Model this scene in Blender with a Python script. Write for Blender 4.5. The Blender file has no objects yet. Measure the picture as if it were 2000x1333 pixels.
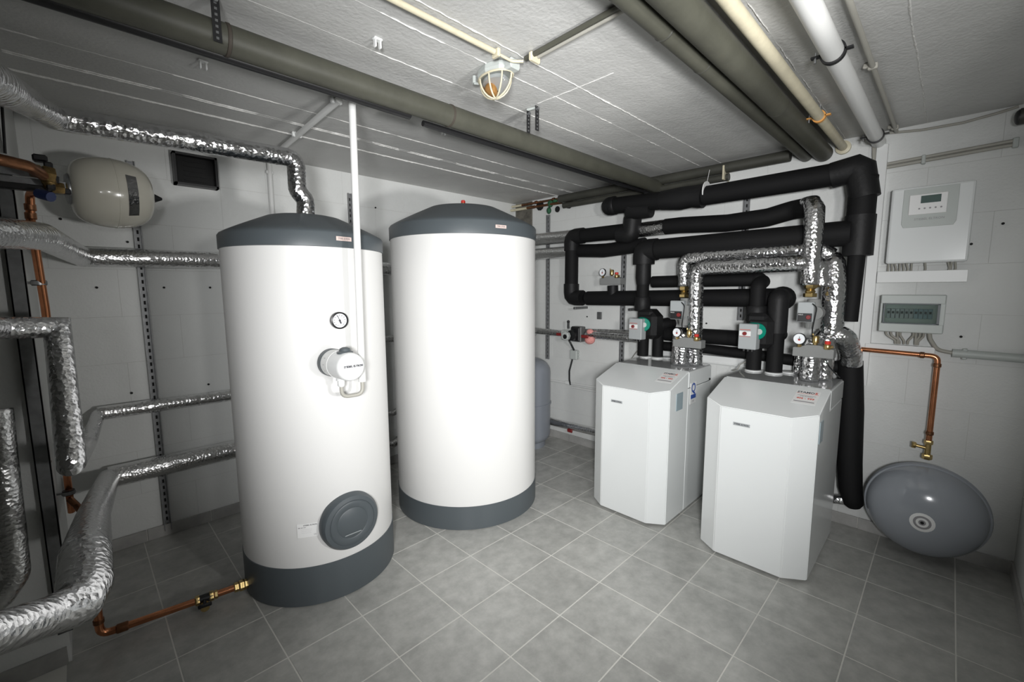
import bpy, bmesh, math, random
from mathutils import Vector, Matrix, noise

random.seed(7)
PI = math.pi
SC = bpy.context.scene
COL = SC.collection

# ---------------------------------------------------------------- camera, world, lights, exposure
CAM_R = [[0.707408, -0.706789, -0.004767], [-0.086418, -0.079796, -0.993058], [0.701502, 0.702909, -0.117528]]
CAM_C = (-3.1771, -3.1374, 1.4159)
CAM_F = 853.870
cam = bpy.data.cameras.new('camera')
cam.sensor_fit = 'HORIZONTAL'; cam.sensor_width = 36.0
cam.lens = CAM_F / 2000 * 36
cam.clip_start = 0.02; cam.clip_end = 50
co = bpy.data.objects.new('camera', cam); COL.objects.link(co)
rt, dn, fw = [Vector(v) for v in CAM_R]
m4 = Matrix((rt, -dn, -fw)).transposed().to_4x4()
m4.translation = Vector(CAM_C)
co.matrix_world = m4
SC.camera = co

wd = bpy.data.worlds.new('world'); SC.world = wd; wd.use_nodes = True
wd.node_tree.nodes['Background'].inputs[0].default_value = (.9, .95, 1, 1)
wd.node_tree.nodes['Background'].inputs[1].default_value = 0.012

def spot(name, loc, target, power, size, angle, blend, color=(1, 1, 1)):
    l = bpy.data.lights.new(name, 'SPOT'); l.energy = power; l.shadow_soft_size = size
    l.spot_size = math.radians(angle); l.spot_blend = blend; l.color = color
    o = bpy.data.objects.new(name, l); COL.objects.link(o)
    o.location = loc
    o.rotation_euler = (Vector(target) - Vector(loc)).to_track_quat('-Z', 'Y').to_euler()
    return o
spot('work_light', (-2.05, -4.05, 1.15), (-1.05, -1.0, 1.30), 165, .10, 99, 1.0, (1, .99, .975))
spot('work_light', (-3.55, -3.45, 1.45), (-.70, -1.15, 1.28), 340, .12, 89, 1.0, (.985, .992, 1))
spot('work_light', (-2.90, -3.80, 1.60), (-.9, -1.4, 1.70), 100, .10, 96, 1.0, (1, .995, .98))

SC.view_settings.view_transform = 'Standard'
SC.view_settings.look = 'None'
SC.view_settings.gamma = 1
SC.view_settings.exposure = 0.0
SC.view_settings.use_curve_mapping = False

# ---------------------------------------------------------------- materials
MATS = {}
def mat(name, color, rough=.5, metal=0, bump=None, var=None, coat=0, spec=.5, trans=0, objvar=0, emit=None):
    m = bpy.data.materials.new(name); m.use_nodes = True
    nt = m.node_tree; N = nt.nodes; L = nt.links
    b = N['Principled BSDF']
    b.inputs['Roughness'].default_value = rough; b.inputs['Metallic'].default_value = metal
    b.inputs['Coat Weight'].default_value = coat; b.inputs['Specular IOR Level'].default_value = spec
    b.inputs['Transmission Weight'].default_value = trans
    c = (*color, 1); b.inputs['Base Color'].default_value = c
    if emit: b.inputs['Emission Color'].default_value = c; b.inputs['Emission Strength'].default_value = emit
    tc = N.new('ShaderNodeTexCoord'); gm = N.new('ShaderNodeNewGeometry')
    pos = gm.outputs['Position']
    last = None
    if var:   # (scale, dark factor, detail)
        nz = N.new('ShaderNodeTexNoise'); nz.inputs['Scale'].default_value = var[0]; nz.inputs['Detail'].default_value = var[2] if len(var) > 2 else 6
        nz.inputs['Roughness'].default_value = .65
        L.new(pos, nz.inputs['Vector'])
        rp = N.new('ShaderNodeValToRGB'); L.new(nz.outputs['Fac'], rp.inputs[0])
        rp.color_ramp.elements[0].position = .35; rp.color_ramp.elements[1].position = .66
        d = var[3] if len(var) > 3 else tuple(x * var[1] for x in color)
        rp.color_ramp.elements[0].color = (*d, 1); rp.color_ramp.elements[1].color = c
        last = rp.outputs[0]
    if objvar:
        oi = N.new('ShaderNodeObjectInfo'); hs = N.new('ShaderNodeHueSaturation')
        mr = N.new('ShaderNodeMapRange'); mr.inputs['To Min'].default_value = 1 - objvar; mr.inputs['To Max'].default_value = 1 + objvar
        L.new(oi.outputs['Random'], mr.inputs['Value']); L.new(mr.outputs[0], hs.inputs['Value'])
        if last: L.new(last, hs.inputs['Color'])
        else: hs.inputs['Color'].default_value = c
        last = hs.outputs[0]
    if last: L.new(last, b.inputs['Base Color'])
    prev = None
    for (kind, sc, st, dist) in (bump or []):
        t = N.new('ShaderNodeTexVoronoi' if kind == 'v' else 'ShaderNodeTexNoise')
        t.inputs['Scale'].default_value = sc
        if kind == 'n': t.inputs['Detail'].default_value = 5
        L.new(pos, t.inputs['Vector'])
        bp = N.new('ShaderNodeBump'); bp.inputs['Strength'].default_value = st; bp.inputs['Distance'].default_value = dist
        L.new(t.outputs[0], bp.inputs['Height'])
        if prev: L.new(prev, bp.inputs['Normal'])
        prev = bp.outputs[0]
    if prev: L.new(prev, b.inputs['Normal'])
    MATS[name] = m
    return m

M_wall = mat('painted_block', (.69, .70, .685), .55, bump=[('n', 14, .25, .01), ('n', 90, .35, .004)], var=(1.3, .93))
M_unseen = mat('dark_unseen_wall', (.22, .22, .21), .8, var=(3, .8))  # darkened so the unseen walls throw back less light
M_mortar = mat('painted_joint', (.56, .56, .545), .6, bump=[('n', 60, .4, .004)])
M_ceil = mat('painted_concrete', (.56, .56, .545), .5, bump=[('n', 6, .3, .02), ('n', 70, .5, .004)], var=(2.2, .9))
M_drip = mat('paint_drip', (.66, .655, .63), .4, bump=[('n', 60, .7, .01)])
M_grout = mat('floor_grout', (.66, .65, .61), .8, bump=[('n', 80, .3, .003)])
M_tile = mat('stone_tile', (.475, .475, .45), .32, bump=[('n', 35, .12, .004)], var=(13, .72, 10), objvar=.06)
M_skirt = mat('skirting_stone', (.42, .415, .40), .4, var=(6, .72, 8), objvar=.06)
M_tank = mat('tank_white_jacket', (.70, .697, .683), .38, bump=[('n', 260, .06, .002)])
M_anth = mat('anthracite_plastic', (.075, .088, .096), .42, bump=[('n', 400, .12, .001)])
M_anth2 = mat('anthracite_groove', (.03, .036, .04), .5)
M_hp = mat('white_sheet_steel', (.74, .76, .755), .22, coat=.3)
M_hptop = mat('glossy_grey_cover', (.42, .43, .43), .10, coat=.5)
M_foil = mat('crinkled_foil', (.72, .72, .73), .12, 1, bump=[('v', 72, .42, .006), ('n', 140, .28, .004)])
M_foils = mat('smooth_foil', (.76, .76, .76), .20, 1, bump=[('v', 80, .34, .006), ('n', 160, .28, .004)])
M_foam = mat('black_foam', (.0060, .0060, .0064), .7, bump=[('n', 200, .2, .002)], spec=.22)
M_foamw = mat('black_foam_tape', (.0085, .0085, .009), .55, bump=[('n', 60, .3, .004)], spec=.28)
M_olive = mat('grey_pipe_wrap', (.078, .078, .060), .5, bump=[('n', 30, .2, .004)], var=(7, .75))
M_olived = mat('dark_pipe_wrap', (.055, .055, .045), .5, bump=[('n', 30, .2, .004)], var=(7, .7))
M_cream = mat('cream_painted_steel', (.62, .57, .42), .45, var=(20, .85))
M_vess = mat('cream_enamel', (.60, .58, .50), .18, coat=.4)
M_white = mat('white_plastic', (.74, .75, .74), .35)
M_whitep = mat('white_paint_pipe', (.72, .725, .71), .35)
M_grey = mat('grey_plastic', (.36, .38, .385), .45)
M_lgrey = mat('light_grey_plastic', (.46, .49, .47), .45)
M_greym = mat('grey_enamel', (.30, .32, .35), .16, coat=.5)
M_greyv = mat('grey_vessel_paint', (.26, .28, .315), .35)
M_castg = mat('grey_foam_block', (.22, .225, .22), .8, bump=[('n', 300, .6, .003)])
M_zinc = mat('galvanised_steel', (.42, .43, .44), .38, .9, var=(30, .7))
M_rail = mat('rail_steel', (.30, .305, .31), .5, .6, var=(30, .7))
M_zincd = mat('dull_galvanised_steel', (.20, .205, .205), .5, .6, var=(20, .7))
M_black = mat('black_plastic', (.010, .010, .011), .4)
M_dark = mat('dark_void', (.006, .006, .006), .8)
M_cu = mat('copper', (.72, .30, .15), .24, 1, var=(14, .72))
M_cud = mat('tarnished_copper', (.36, .17, .09), .38, 1, var=(20, .5))
M_brass = mat('brass', (.62, .46, .20), .30, 1, var=(30, .8))
M_brassd = mat('dark_brass', (.30, .20, .08), .42, .9, var=(40, .5))
M_rust = mat('rusty_ring', (.055, .045, .035), .7)
M_green = mat('green_motor_paint', (.0, .22, .15), .3)
M_greenv = mat('green_patina', (.03, .13, .06), .8, var=(40, .5))
M_blue = mat('dark_blue_lever', (.02, .035, .12), .4)
M_red = mat('red_plastic', (.55, .03, .02), .4)
M_redd = mat('dark_red_handle', (.20, .015, .015), .5)
M_pink = mat('pink_foam', (.78, .33, .30), .8, bump=[('n', 90, .8, .01)])
M_dial = mat('dial_white', (.82, .84, .86), .4)
M_ink = mat('print_dark', (.06, .06, .07), .6)
M_inkr = mat('print_red', (.55, .06, .03), .6)
M_inkb = mat('print_blue', (.03, .08, .33), .6)
M_inkg = mat('print_grey', (.28, .27, .28), .6)
M_plate = mat('nameplate_orange_white', (.62, .50, .46), .4)
M_platew = mat('sticker_white', (.78, .78, .77), .4)
M_lcd = mat('lcd_green_dark', (.045, .085, .075), .25)
M_disp = mat('display_grey_blue', (.30, .37, .40), .2)
M_smoke = mat('smoked_glass', (.10, .13, .12), .05, trans=0, coat=.5)
M_cable = mat('grey_cable', (.36, .35, .31), .5)
M_cabled = mat('black_cable', (.012, .013, .014), .4)
M_amber = mat('amber_lamp_part', (.62, .30, .08), .4)
M_glass = mat('clear_glass', (.95, .97, .96), .03, trans=1.0)
M_foilw = mat('foil_label', (.35, .35, .35), .2, 1, bump=[('n', 30, .6, .01)])
M_grime = mat('grimy_plaster', (.17, .16, .135), .8, bump=[('n', 40, .8, .01)], var=(14, .5))

# ---------------------------------------------------------------- mesh helpers
ORIG = {}
def root_of(o):
    while o.parent: o = o.parent
    return o
def thing(name, label, cat, loc=(0, 0, 0), group=None):
    o = bpy.data.objects.new(name, None); COL.objects.link(o)
    o.empty_display_size = .05
    o.location = loc; ORIG[o.name] = Vector(loc)
    o['label'] = label; o['category'] = cat
    if group: o['group'] = group
    return o
def tag(o, label, cat, group=None):
    o['label'] = label; o['category'] = cat
    if group: o['group'] = group
    return o
def obj(name, bm, m, parent=None, smooth=True, label=None, kind=None, loc=None, angle=40):
    """bm is in world coordinates; becomes ONE mesh object"""
    me = bpy.data.meshes.new(name)
    off = Vector((0, 0, 0))
    if parent is not None:
        off = ORIG.get(root_of(parent).name, Vector((0, 0, 0)))
    elif loc is not None: off = Vector(loc)
    bmesh.ops.translate(bm, verts=bm.verts, vec=-off)
    if smooth:
        lim = math.radians(angle)
        for e in bm.edges:
            if len(e.link_faces) == 2 and e.calc_face_angle(0) > lim: e.smooth = False
        for f in bm.faces: f.smooth = True
    bm.to_mesh(me); bm.free()
    me.materials.append(m)
    o = bpy.data.objects.new(name, me); COL.objects.link(o)
    if parent is not None: o.parent = parent
    elif loc is not None:
        o.location = loc; ORIG[o.name] = Vector(loc)
    if label: o['label'] = label
    if kind: o['kind'] = kind
    return o
def join(*bms):
    a = bms[0]
    for b in bms[1:]:
        me = bpy.data.meshes.new('t'); b.to_mesh(me); a.from_mesh(me); bpy.data.meshes.remove(me); b.free()
    return a
def frame(n, up=(0, 0, 1)):
    """matrix whose local z is n and local y is close to up"""
    z = Vector(n).normalized(); u = Vector(up)
    if abs(z.dot(u)) > .98: u = Vector((1, 0, 0)) if abs(z.x) < .9 else Vector((0, 1, 0))
    x = u.cross(z).normalized(); y = z.cross(x)
    return Matrix((x, y, z)).transposed().to_4x4()
def at(c, n=(0, 0, 1), up=(0, 0, 1)):
    m = frame(n, up); m.translation = Vector(c); return m
def box(c, s, bev=0, mx=None, seg=1):
    bm = bmesh.new(); bmesh.ops.create_cube(bm, size=1)
    bmesh.ops.scale(bm, vec=s, verts=bm.verts)
    if bev: bmesh.ops.bevel(bm, geom=bm.edges[:], offset=bev, segments=seg, affect='EDGES', profile=.5)
    if mx is not None: bmesh.ops.transform(bm, matrix=mx, verts=bm.verts)
    bmesh.ops.translate(bm, verts=bm.verts, vec=c)
    return bm
def lbox(mx, c, s, bev=0, seg=1):
    bm = box(c, s, bev, None, seg); bmesh.ops.transform(bm, matrix=mx, verts=bm.verts); return bm
def lathe(prof, mx=None, seg=32, cap=True):
    bm = bmesh.new(); rings = []
    for r, z in prof:
        if r < 1e-5: rings.append([bm.verts.new((0, 0, z))])
        else: rings.append([bm.verts.new((r * math.cos(2 * PI * i / seg), r * math.sin(2 * PI * i / seg), z)) for i in range(seg)])
    for a, b in zip(rings, rings[1:]):
        for i in range(seg):
            j = (i + 1) % seg
            if len(a) == 1 and len(b) == 1: continue
            if len(a) == 1: bm.faces.new((a[0], b[i], b[j]))
            elif len(b) == 1: bm.faces.new((a[i], b[0], a[j]))
            else: bm.faces.new((a[i], b[i], b[j], a[j]))
    if cap:
        for rg in (rings[0], rings[-1]):
            if len(rg) > 2: bm.faces.new(rg)
    bmesh.ops.recalc_face_normals(bm, faces=bm.faces)
    if mx is not None: bmesh.ops.transform(bm, matrix=mx, verts=bm.verts)
    return bm
def disc(mx, r, h, seg=32, bev=0):
    if bev: return lathe([(r, 0), (r, h - bev), (r - bev, h)], mx, seg)
    return lathe([(r, 0), (r, h)], mx, seg)
def prism(poly, z0, z1, mx=None, bev=0):
    bm = bmesh.new()
    a = [bm.verts.new((x, y, z0)) for x, y in poly]; b = [bm.verts.new((x, y, z1)) for x, y in poly]
    n = len(poly)
    bm.faces.new(a[::-1]); bm.faces.new(b)
    for i in range(n): bm.faces.new((a[i], a[(i + 1) % n], b[(i + 1) % n], b[i]))
    bmesh.ops.recalc_face_normals(bm, faces=bm.faces)
    if bev: bmesh.ops.bevel(bm, geom=bm.edges[:], offset=bev, segments=1, affect='EDGES')
    if mx is not None: bmesh.ops.transform(bm, matrix=mx, verts=bm.verts)
    return bm
def hexa(mx, r, h, z=0):
    return lathe([(r * .92, z), (r, z + h * .12), (r, z + h * .88), (r * .92, z + h)], mx, 6)
def fillet(pts, rad, n=6):
    P = [Vector(p) for p in pts]
    if len(P) < 3 or rad <= 0: return P
    out = [P[0]]
    for i in range(1, len(P) - 1):
        a, b, c = P[i - 1], P[i], P[i + 1]
        u = (a - b); v = (c - b); la, lc = u.length, v.length
        u.normalize(); v.normalize()
        ang = u.angle(v)
        if ang > 3.05: out.append(b); continue
        d = min(rad / math.tan(ang / 2), la * .48, lc * .48)
        s = b + u * d; e = b + v * d
        for k in range(n + 1):
            t = k / n; out.append(s * (1 - t) ** 2 + b * 2 * t * (1 - t) + e * t * t)
    out.append(P[-1])
    return out
def resample(P, step):
    out = [P[0]]
    for a, b in zip(P, P[1:]):
        n = max(1, int((b - a).length / step))
        for k in range(1, n + 1): out.append(a.lerp(b, k / n))
    return out
def tube(pts, r, seg=16, bend=0, n=6, crumple=0, step=None, cap=True, rr=None):
    """r radius, or rr list of radii for each given point (no bend then)"""
    P = fillet(pts, bend, n) if not rr else [Vector(p) for p in pts]
    R = list(rr) if rr else None
    if step:
        if R:
            Q = [P[0]]; RR = [R[0]]
            for i in range(len(P) - 1):
                k = max(1, int((P[i + 1] - P[i]).length / step))
                for j in range(1, k + 1): Q.append(P[i].lerp(P[i + 1], j / k)); RR.append(R[i] + (R[i + 1] - R[i]) * j / k)
            P, R = Q, RR
        else: P = resample(P, step)
    bm = bmesh.new(); rings = []
    T = []
    for i in range(len(P)):
        a = P[max(i - 1, 0)]; b = P[min(i + 1, len(P) - 1)]
        if 0 < i < len(P) - 1:
            t = ((P[i] - a).normalized() + (b - P[i]).normalized())
        else: t = b - a
        T.append(t.normalized())
    t0 = T[0]; u = Vector((0, 0, 1)) if abs(t0.z) < .9 else Vector((1, 0, 0))
    u = (u - t0 * u.dot(t0)).normalized()
    for i, p in enumerate(P):
        t = T[i]; u = (u - t * u.dot(t)).normalized(); v = t.cross(u)
        # mitre widening
        if 0 < i < len(P) - 1:
            d = (P[i] - P[i - 1]).normalized(); cs = max(.35, d.dot(t))
            w = (d - t * d.dot(t)); 
            w = w.normalized() if w.length > 1e-4 else None
        else: cs, w = 1, None
        ra = R[i] if R else r
        ring = []
        for k in range(seg):
            a = 2 * PI * k / seg; dv = u * math.cos(a) + v * math.sin(a)
            q = ra
            if crumple:
                q *= 1 + crumple * noise.noise((p + dv * ra) * 38) + crumple * .6 * noise.noise((p + dv * ra) * 95)
            off = dv * q
            if w is not None: off += w * off.dot(w) * (1 / cs - 1)
            ring.append(bm.verts.new(p + off))
        rings.append(ring)
    for a, b in zip(rings, rings[1:]):
        for k in range(seg):
            j = (k + 1) % seg; bm.faces.new((a[k], a[j], b[j], b[k]))
    if cap: bm.faces.new(rings[0][::-1]); bm.faces.new(rings[-1])
    bmesh.ops.recalc_face_normals(bm, faces=bm.faces)
    return bm
def sph(c, r, s=(1, 1, 1), seg=20):
    bm = bmesh.new(); bmesh.ops.create_uvsphere(bm, u_segments=seg, v_segments=seg // 2, radius=r)
    bmesh.ops.scale(bm, vec=s, verts=bm.verts); bmesh.ops.translate(bm, verts=bm.verts, vec=c); return bm
TXT = {}
def text(name, s, mx, size, m, parent, stretch=1.0, bold=0, align='CENTER'):
    cu = bpy.data.curves.new(name, 'FONT'); cu.body = s; cu.size = size
    cu.align_x = align; cu.align_y = 'CENTER'; cu.extrude = .0003; cu.offset = bold
    cu.resolution_u = 2
    tmp = bpy.data.objects.new('tmp', cu); COL.objects.link(tmp)
    key = (s, size, bold, m.name)
    if key not in TXT:
        me = bpy.data.meshes.new_from_object(tmp.evaluated_get(bpy.context.evaluated_depsgraph_get()))
        me.name = name; me.materials.clear(); me.materials.append(m); TXT[key] = me
    bpy.data.objects.remove(tmp); bpy.data.curves.remove(cu)
    o = bpy.data.objects.new(name, TXT[key]); COL.objects.link(o)
    o.parent = parent
    off = ORIG.get(root_of(parent).name, Vector((0, 0, 0)))
    M = mx.copy(); M.translation = M.translation - off
    o.matrix_local = M @ Matrix.Diagonal((stretch, 1, 1, 1))
    return o
def dup(root, delta, label, rz=0):
    """copy a thing with its parts and sub-parts"""
    r = root.copy(); COL.objects.link(r); r.location = Vector(root.location) + Vector(delta); r.rotation_euler.z += rz
    r['label'] = label
    def rec(src, dst):
        for ch in list(src.children):
            c = ch.copy(); COL.objects.link(c); c.parent = dst
            rec(ch, c)
    rec(root, r)
    return r

# ---------------------------------------------------------------- room
H = 2.254
WX0, WY0 = -3.30, -3.46       # left return wall, right wall
BACK = -4.75
def blocks(parent, u0, u1, axis, thick, z1=H, first=0.02):
    """painted blocks on a wall, each an object; bonds alternate"""
    bw, bh, g = .5, .25, .0016
    row = 0; z = first - bh + .01
    cache = {}
    while z < z1 - .01:
        za, zb = max(z, 0), min(z + bh, z1)
        s = u1 + (bw / 2 if row % 2 else 0)
        while s > u0:
            a, b = max(s - bw, u0), min(s, u1)
            if b - a > .03 and zb - za > .02:
                key = (round(b - a, 3), round(zb - za, 3))
                if key not in cache:
                    w, h = key
                    bm = box((0, 0, 0), (w - g, thick, h - g) if axis == 'x' else (thick, w - g, h - g))
                    bmesh.ops.bevel(bm, geom=bm.edges[:], offset=.0007, segments=1, affect='EDGES')
                    me = bpy.data.meshes.new('block'); bm.to_mesh(me); bm.free(); me.materials.append(M_wall); cache[key] = me
                o = bpy.data.objects.new('block', cache[key]); COL.objects.link(o); o.parent = parent
                jit = random.uniform(-.0003, .0003)
                if axis == 'x': o.location = ((a + b) / 2, thick / 2 + jit, (za + zb) / 2)
                else: o.location = (thick / 2 + jit, (a + b) / 2, (za + zb) / 2)
            s -= bw
        z += bh; row += 1
def struct(name, bm, m):
    o = obj(name, bm, m, smooth=False); o['kind'] = 'structure'; return o
wb = struct('wall_back', box((-1.65, .1009, H / 2), (3.34, .2, H)), M_mortar); blocks(wb, WX0, 0, 'x', .006)
wr = struct('wall_right', box((.1009, -1.72, H / 2), (.2, 3.48, H)), M_mortar); blocks(wr, WY0, 0, 'y', .006)
struct('wall_left', box((WX0 - .75, -.42, H / 2), (1.5, .86, H)), M_wall)
wn = struct('wall_near_right', box((-.9, WY0 - .06, H / 2), (1.8, .12, H)), M_wall)
struct('wall_far_left', box((-4.85, (-.85 + BACK) / 2, H / 2), (.1, -.85 - BACK, H)), M_unseen)
struct('wall_behind', box((-2.9, BACK - .05, H / 2), (4.0, .1, H)), M_unseen)
struct('wall_side', box((-.95, -4.1, H / 2), (.1, 1.3, H)), M_unseen)
ce = struct('ceiling', box((-2.4, -2.3, H + .05), (5.0, 5.2, .1)), M_ceil)
fl = struct('floor', box((-2.4, -2.3, -.0608), (5.0, 5.2, .120)), M_grout)
# floor tiles, one object each
TS = .305; TX, TY = -2.7076, -1.4288
tc = {}
i0 = int(math.floor((-4.8 - TX) / TS)); 
for i in range(i0, 10):
    for j in range(-12, 6):
        xa, xb = max(TX + i * TS, -4.8), min(TX + (i + 1) * TS, -.002)
        ya, yb = max(TY + j * TS, BACK), min(TY + (j + 1) * TS, -.002)
        if xb - xa < .03 or yb - ya < .03: continue
        if xb < WX0 + .02 and yb > -.86: continue
        if ya < WY0 - .32 and xa > -1.0: continue
        key = (round(xb - xa, 3), round(yb - ya, 3))
        if key not in tc:
            bm = box((0, 0, 0), (key[0] - .0045, key[1] - .0045, .008))
            bmesh.ops.bevel(bm, geom=bm.edges[:], offset=.001, segments=1, affect='EDGES')
            me = bpy.data.meshes.new('tile'); bm.to_mesh(me); bm.free(); me.materials.append(M_tile); tc[key] = me
        o = bpy.data.objects.new('tile', tc[key]); COL.objects.link(o); o.parent = fl
        o.location = ((xa + xb) / 2, (ya + yb) / 2, -.004)
# skirting of cut tiles
def skirting(name, a, b, axis, off):
    p = None; s = a; k = 0
    bm0 = box(((a + b) / 2, off * .6, .032), (abs(b - a), .006, .064)) if axis == 'x' else box((off * .6, (a + b) / 2, .032), (.006, abs(b - a), .064))
    p = struct(name, bm0, M_grout)
    while s < b - .01:
        e = min(s + .305, b)
        bm = box(((s + e) / 2, off, .034), (e - s - .004, .010, .068), .0015) if axis == 'x' else box((off, (s + e) / 2, .034), (.010, e - s - .004, .068), .0015)
        obj('skirting_tile', bm, M_skirt, p, smooth=False); s = e
skirting('baseboard_back', WX0, -.005, 'x', -.012)
skirting('baseboard_right', WY0, -.02, 'y', -.012)
bl = struct('baseboard_left', box((-3.95, -.856, .034), (1.28, .010, .068)), M_skirt)
struct('baseboard_near', box((-.9, WY0 + .006, .034), (1.8, .010, .068)), M_skirt)
# formwork ridges and drips on the ceiling
def ridge(y, x0, x1, w, amp, dens):
    bm = bmesh.new(); x = x0; prev = None
    while x < x1:
        a = noise.noise(Vector((x * 6, y * 9, 1))) * .5 + .5; b = noise.noise(Vector((x * 45, y * 9, 5))) * .5 + .5
        h = amp * (.25 + a * b * 2.2); ww = w * (.15 + 1.5 * b)
        if a < dens: h = .0006; ww = w * .3
        yy = y + .004 * noise.noise(Vector((x * 3, y, 0))) + .004 * noise.noise(Vector((x * 30, y, 3)))
        cur = [bm.verts.new((x, yy - ww, H + .001)), bm.verts.new((x, yy - ww * .3, H - h)), bm.verts.new((x, yy + ww * .4, H - h * .7)), bm.verts.new((x, yy + ww, H + .001))]
        if prev:
            for k in range(3): bm.faces.new((prev[k], prev[k + 1], cur[k + 1], cur[k]))
        prev = cur; x += .012
    bmesh.ops.recalc_face_normals(bm, faces=bm.faces)
    return bm
for (px, w, amp, dens) in (
    ((-2.8812, -0.5513, 2.2538), .006, .0050, .25), ((-3.0282, -0.7131, 2.2538), .004, .0035, .42), ((-3.0819, -0.9230, 2.2538), .003, .0025, .45),
    ((-2.1545, -0.5471, 2.2538), .006, .0060, .2), ((-1.5511, -0.9212, 2.2538), .003, .0030, .45), ((-1.4853, -0.7313, 2.2538), .004, .0035, .4),
    ((-2.1767, -1.4433, 2.2538), .004, .0035, .35), ((-2.3635, -1.6274, 2.2538), .003, .0030, .5),
    ((-1.3356, -1.9679, 2.2538), .004, .0040, .1), ((-0.8693, -1.8407, 2.2538), .003, .003, .48), ((-1.4912, -2.6423, 2.2538), .003, .003, .4), ((-1.1487, -2.9786, 2.2538), .004, .0035, .3)):
    obj('formwork_ridge', ridge(px[1], -3.28 if px[1] > -.8 else -4.5, -.01, w, amp, dens), M_drip, ce)
for (a, b, w) in (((-1.6101, -1.7391, 2.2538), (-1.6077, -2.1375, 2.2538), .002), ((-1.6825, -1.1401, 2.2538), (-1.6747, -1.3699, 2.2538), .002)):
    bm = ridge(0, 0, (Vector(b) - Vector(a)).length, w, .003, .3)
    bmesh.ops.transform(bm, matrix=Matrix.Translation((a[0], a[1], 0)) @ Matrix.Rotation(math.atan2(b[1] - a[1], b[0] - a[0]), 4, 'Z'), verts=bm.verts)
    obj('formwork_ridge', bm, M_drip, ce)
# grime patch and pipe holes in the corner, top of the right wall
obj('plaster_patch', box((-.004, -.13, 2.12), (.012, .22, .26), .003), M_grime, wr, smooth=False)
for (p, r) in (((-0.0120, -0.3476, 2.1921), .046), ((-0.0120, -0.5569, 2.1326), .028), ((-0.0120, -0.6897, 2.1638), .044)):
    obj('pipe_hole', join(disc(at(p, (-1, 0, 0)), r, .004, 9)), M_dark, wr)
for (px, py) in ((330, 562), (320, 562), (412, 562), (189, 562), (118, 428), (249, 473), (257, 768), (407, 751)):
    pass
for p in ((-3.0861, -0.0040, 1.4352), (-2.8117, -0.0040, 1.4350), (-2.5945, -0.0040, 1.4349), (-3.1880, -0.0040, 1.7707), (-2.9462, -0.0040, 1.6766), (-2.9958, -0.0040, 0.8617), (-2.6442, -0.0040, 0.8544), (-1.5028, -0.0040, 2.0336)):
    obj('drill_hole', disc(at(p, (0, -1, 0)), .006, .006, 8), M_dark, wb)
for p in ((-0.0040, -0.8933, 1.1741), (-0.0040, -1.9190, 1.1684), (-0.0040, -3.2825, 1.7167), (-0.0040, -3.1868, 1.1660), (-0.0040, -3.1849, 1.6280)):
    obj('drill_hole', disc(at(p, (-1, 0, 0)), .006, .006, 8), M_dark, wr)
# plastic hooks left in the ceiling
for p, lb in (((-2.3808, -1.7076, 2.2538), 'small white plastic clip on the ceiling left of the caged lamp'), ((-2.7665, -1.1311, 2.2538), 'small white plastic clip on the ceiling above the black wall opening'), ((-1.7264, -1.1818, 2.2538), 'small white plastic clip on the ceiling just beyond the long grey pipe')):
    bm = join(box((p[0], p[1], H - .004), (.03, .022, .008), .002), box((p[0] - .009, p[1], H - .018), (.006, .016, .026), .002), box((p[0] + .009, p[1], H - .018), (.006, .016, .026), .002))
    tag(obj('ceiling_clip', bm, M_white, loc=(p[0], p[1], H)), lb, 'clip', 'white clips on the ceiling')

# ---------------------------------------------------------------- storage tanks
def tank(c, r, zb, zt, zrim, ztop, rtop, label, group='hot water storage tanks'):
    t = thing('storage_tank', label, 'tank', (c[0], c[1], 0), group)
    mx = Matrix.Translation((c[0], c[1], 0))
    obj('jacket', lathe([(r - .004, zb - .01), (r - .002, zb), (r - .002, zt + .004)], mx, 128), M_tank, t, label='smooth white jacket')
    obj('base_band', lathe([(r - .012, 0), (r + .001, .004), (r + .001, zb), (r - .004, zb + .002)], mx, 128), M_anth, t, label='anthracite base band')
    k = .93
    prof = [(r - .003, zt - .002), (r + .003, zt), (r + .003, zrim - .006), (r - .004, zrim + .004)]
    n = 10
    for i in range(1, n + 1):
        a = i / n
        rr = (r - .004) + (rtop - r) * a
        zz = zrim + .004 + (ztop - zrim - .012) * (a ** .92)
        prof.append((rr, zz))
    prof += [(rtop * .85, ztop - .003), (rtop * .6, ztop), (0, ztop + .002)]
    obj('lid', lathe(prof, mx, 128), M_anth, t, label='domed anthracite lid')
    return t
T1C, T1R = (-2.357, -.901), .356
T2C, T2R = (-1.349, -.867), .465
t1 = tank(T1C, T1R, .187, 1.600, 1.664, 1.765, .17, 'left white tank with thermometer, heater and round dark flange')
t2 = tank(T2C, T2R, .145, 1.723, 1.80, 1.935, .22, 'right plain white tank with a small brass vent on its domed lid')
# plates on the rims
def rim_plate(t, c, r, p, w, h, txt):
    d = Vector((p[0] - c[0], p[1] - c[1], 0)).normalized()
    q = Vector((c[0], c[1], p[2])) + d * (r + .0052)
    mx = at(q, d)
    pl = obj('nameplate', lbox(mx, (0, 0, 0), (w, h, .003), .0006), M_plate, t, smooth=False, label='small pale nameplate')
    text('lettering', txt, at(q + d * .0016, d), h * .72, M_ink, pl, (w * .9) / (h * .72 * len(txt) * .62))
rim_plate(t1, T1C, T1R, (-2.3281, -1.2588, 1.6358), .07, .018, 'STIEBEL ELTRON')
rim_plate(t2, T2C, T2R, (-1.4515, -1.3236, 1.7643), .07, .018, 'STIEBEL ELTRON')
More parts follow.
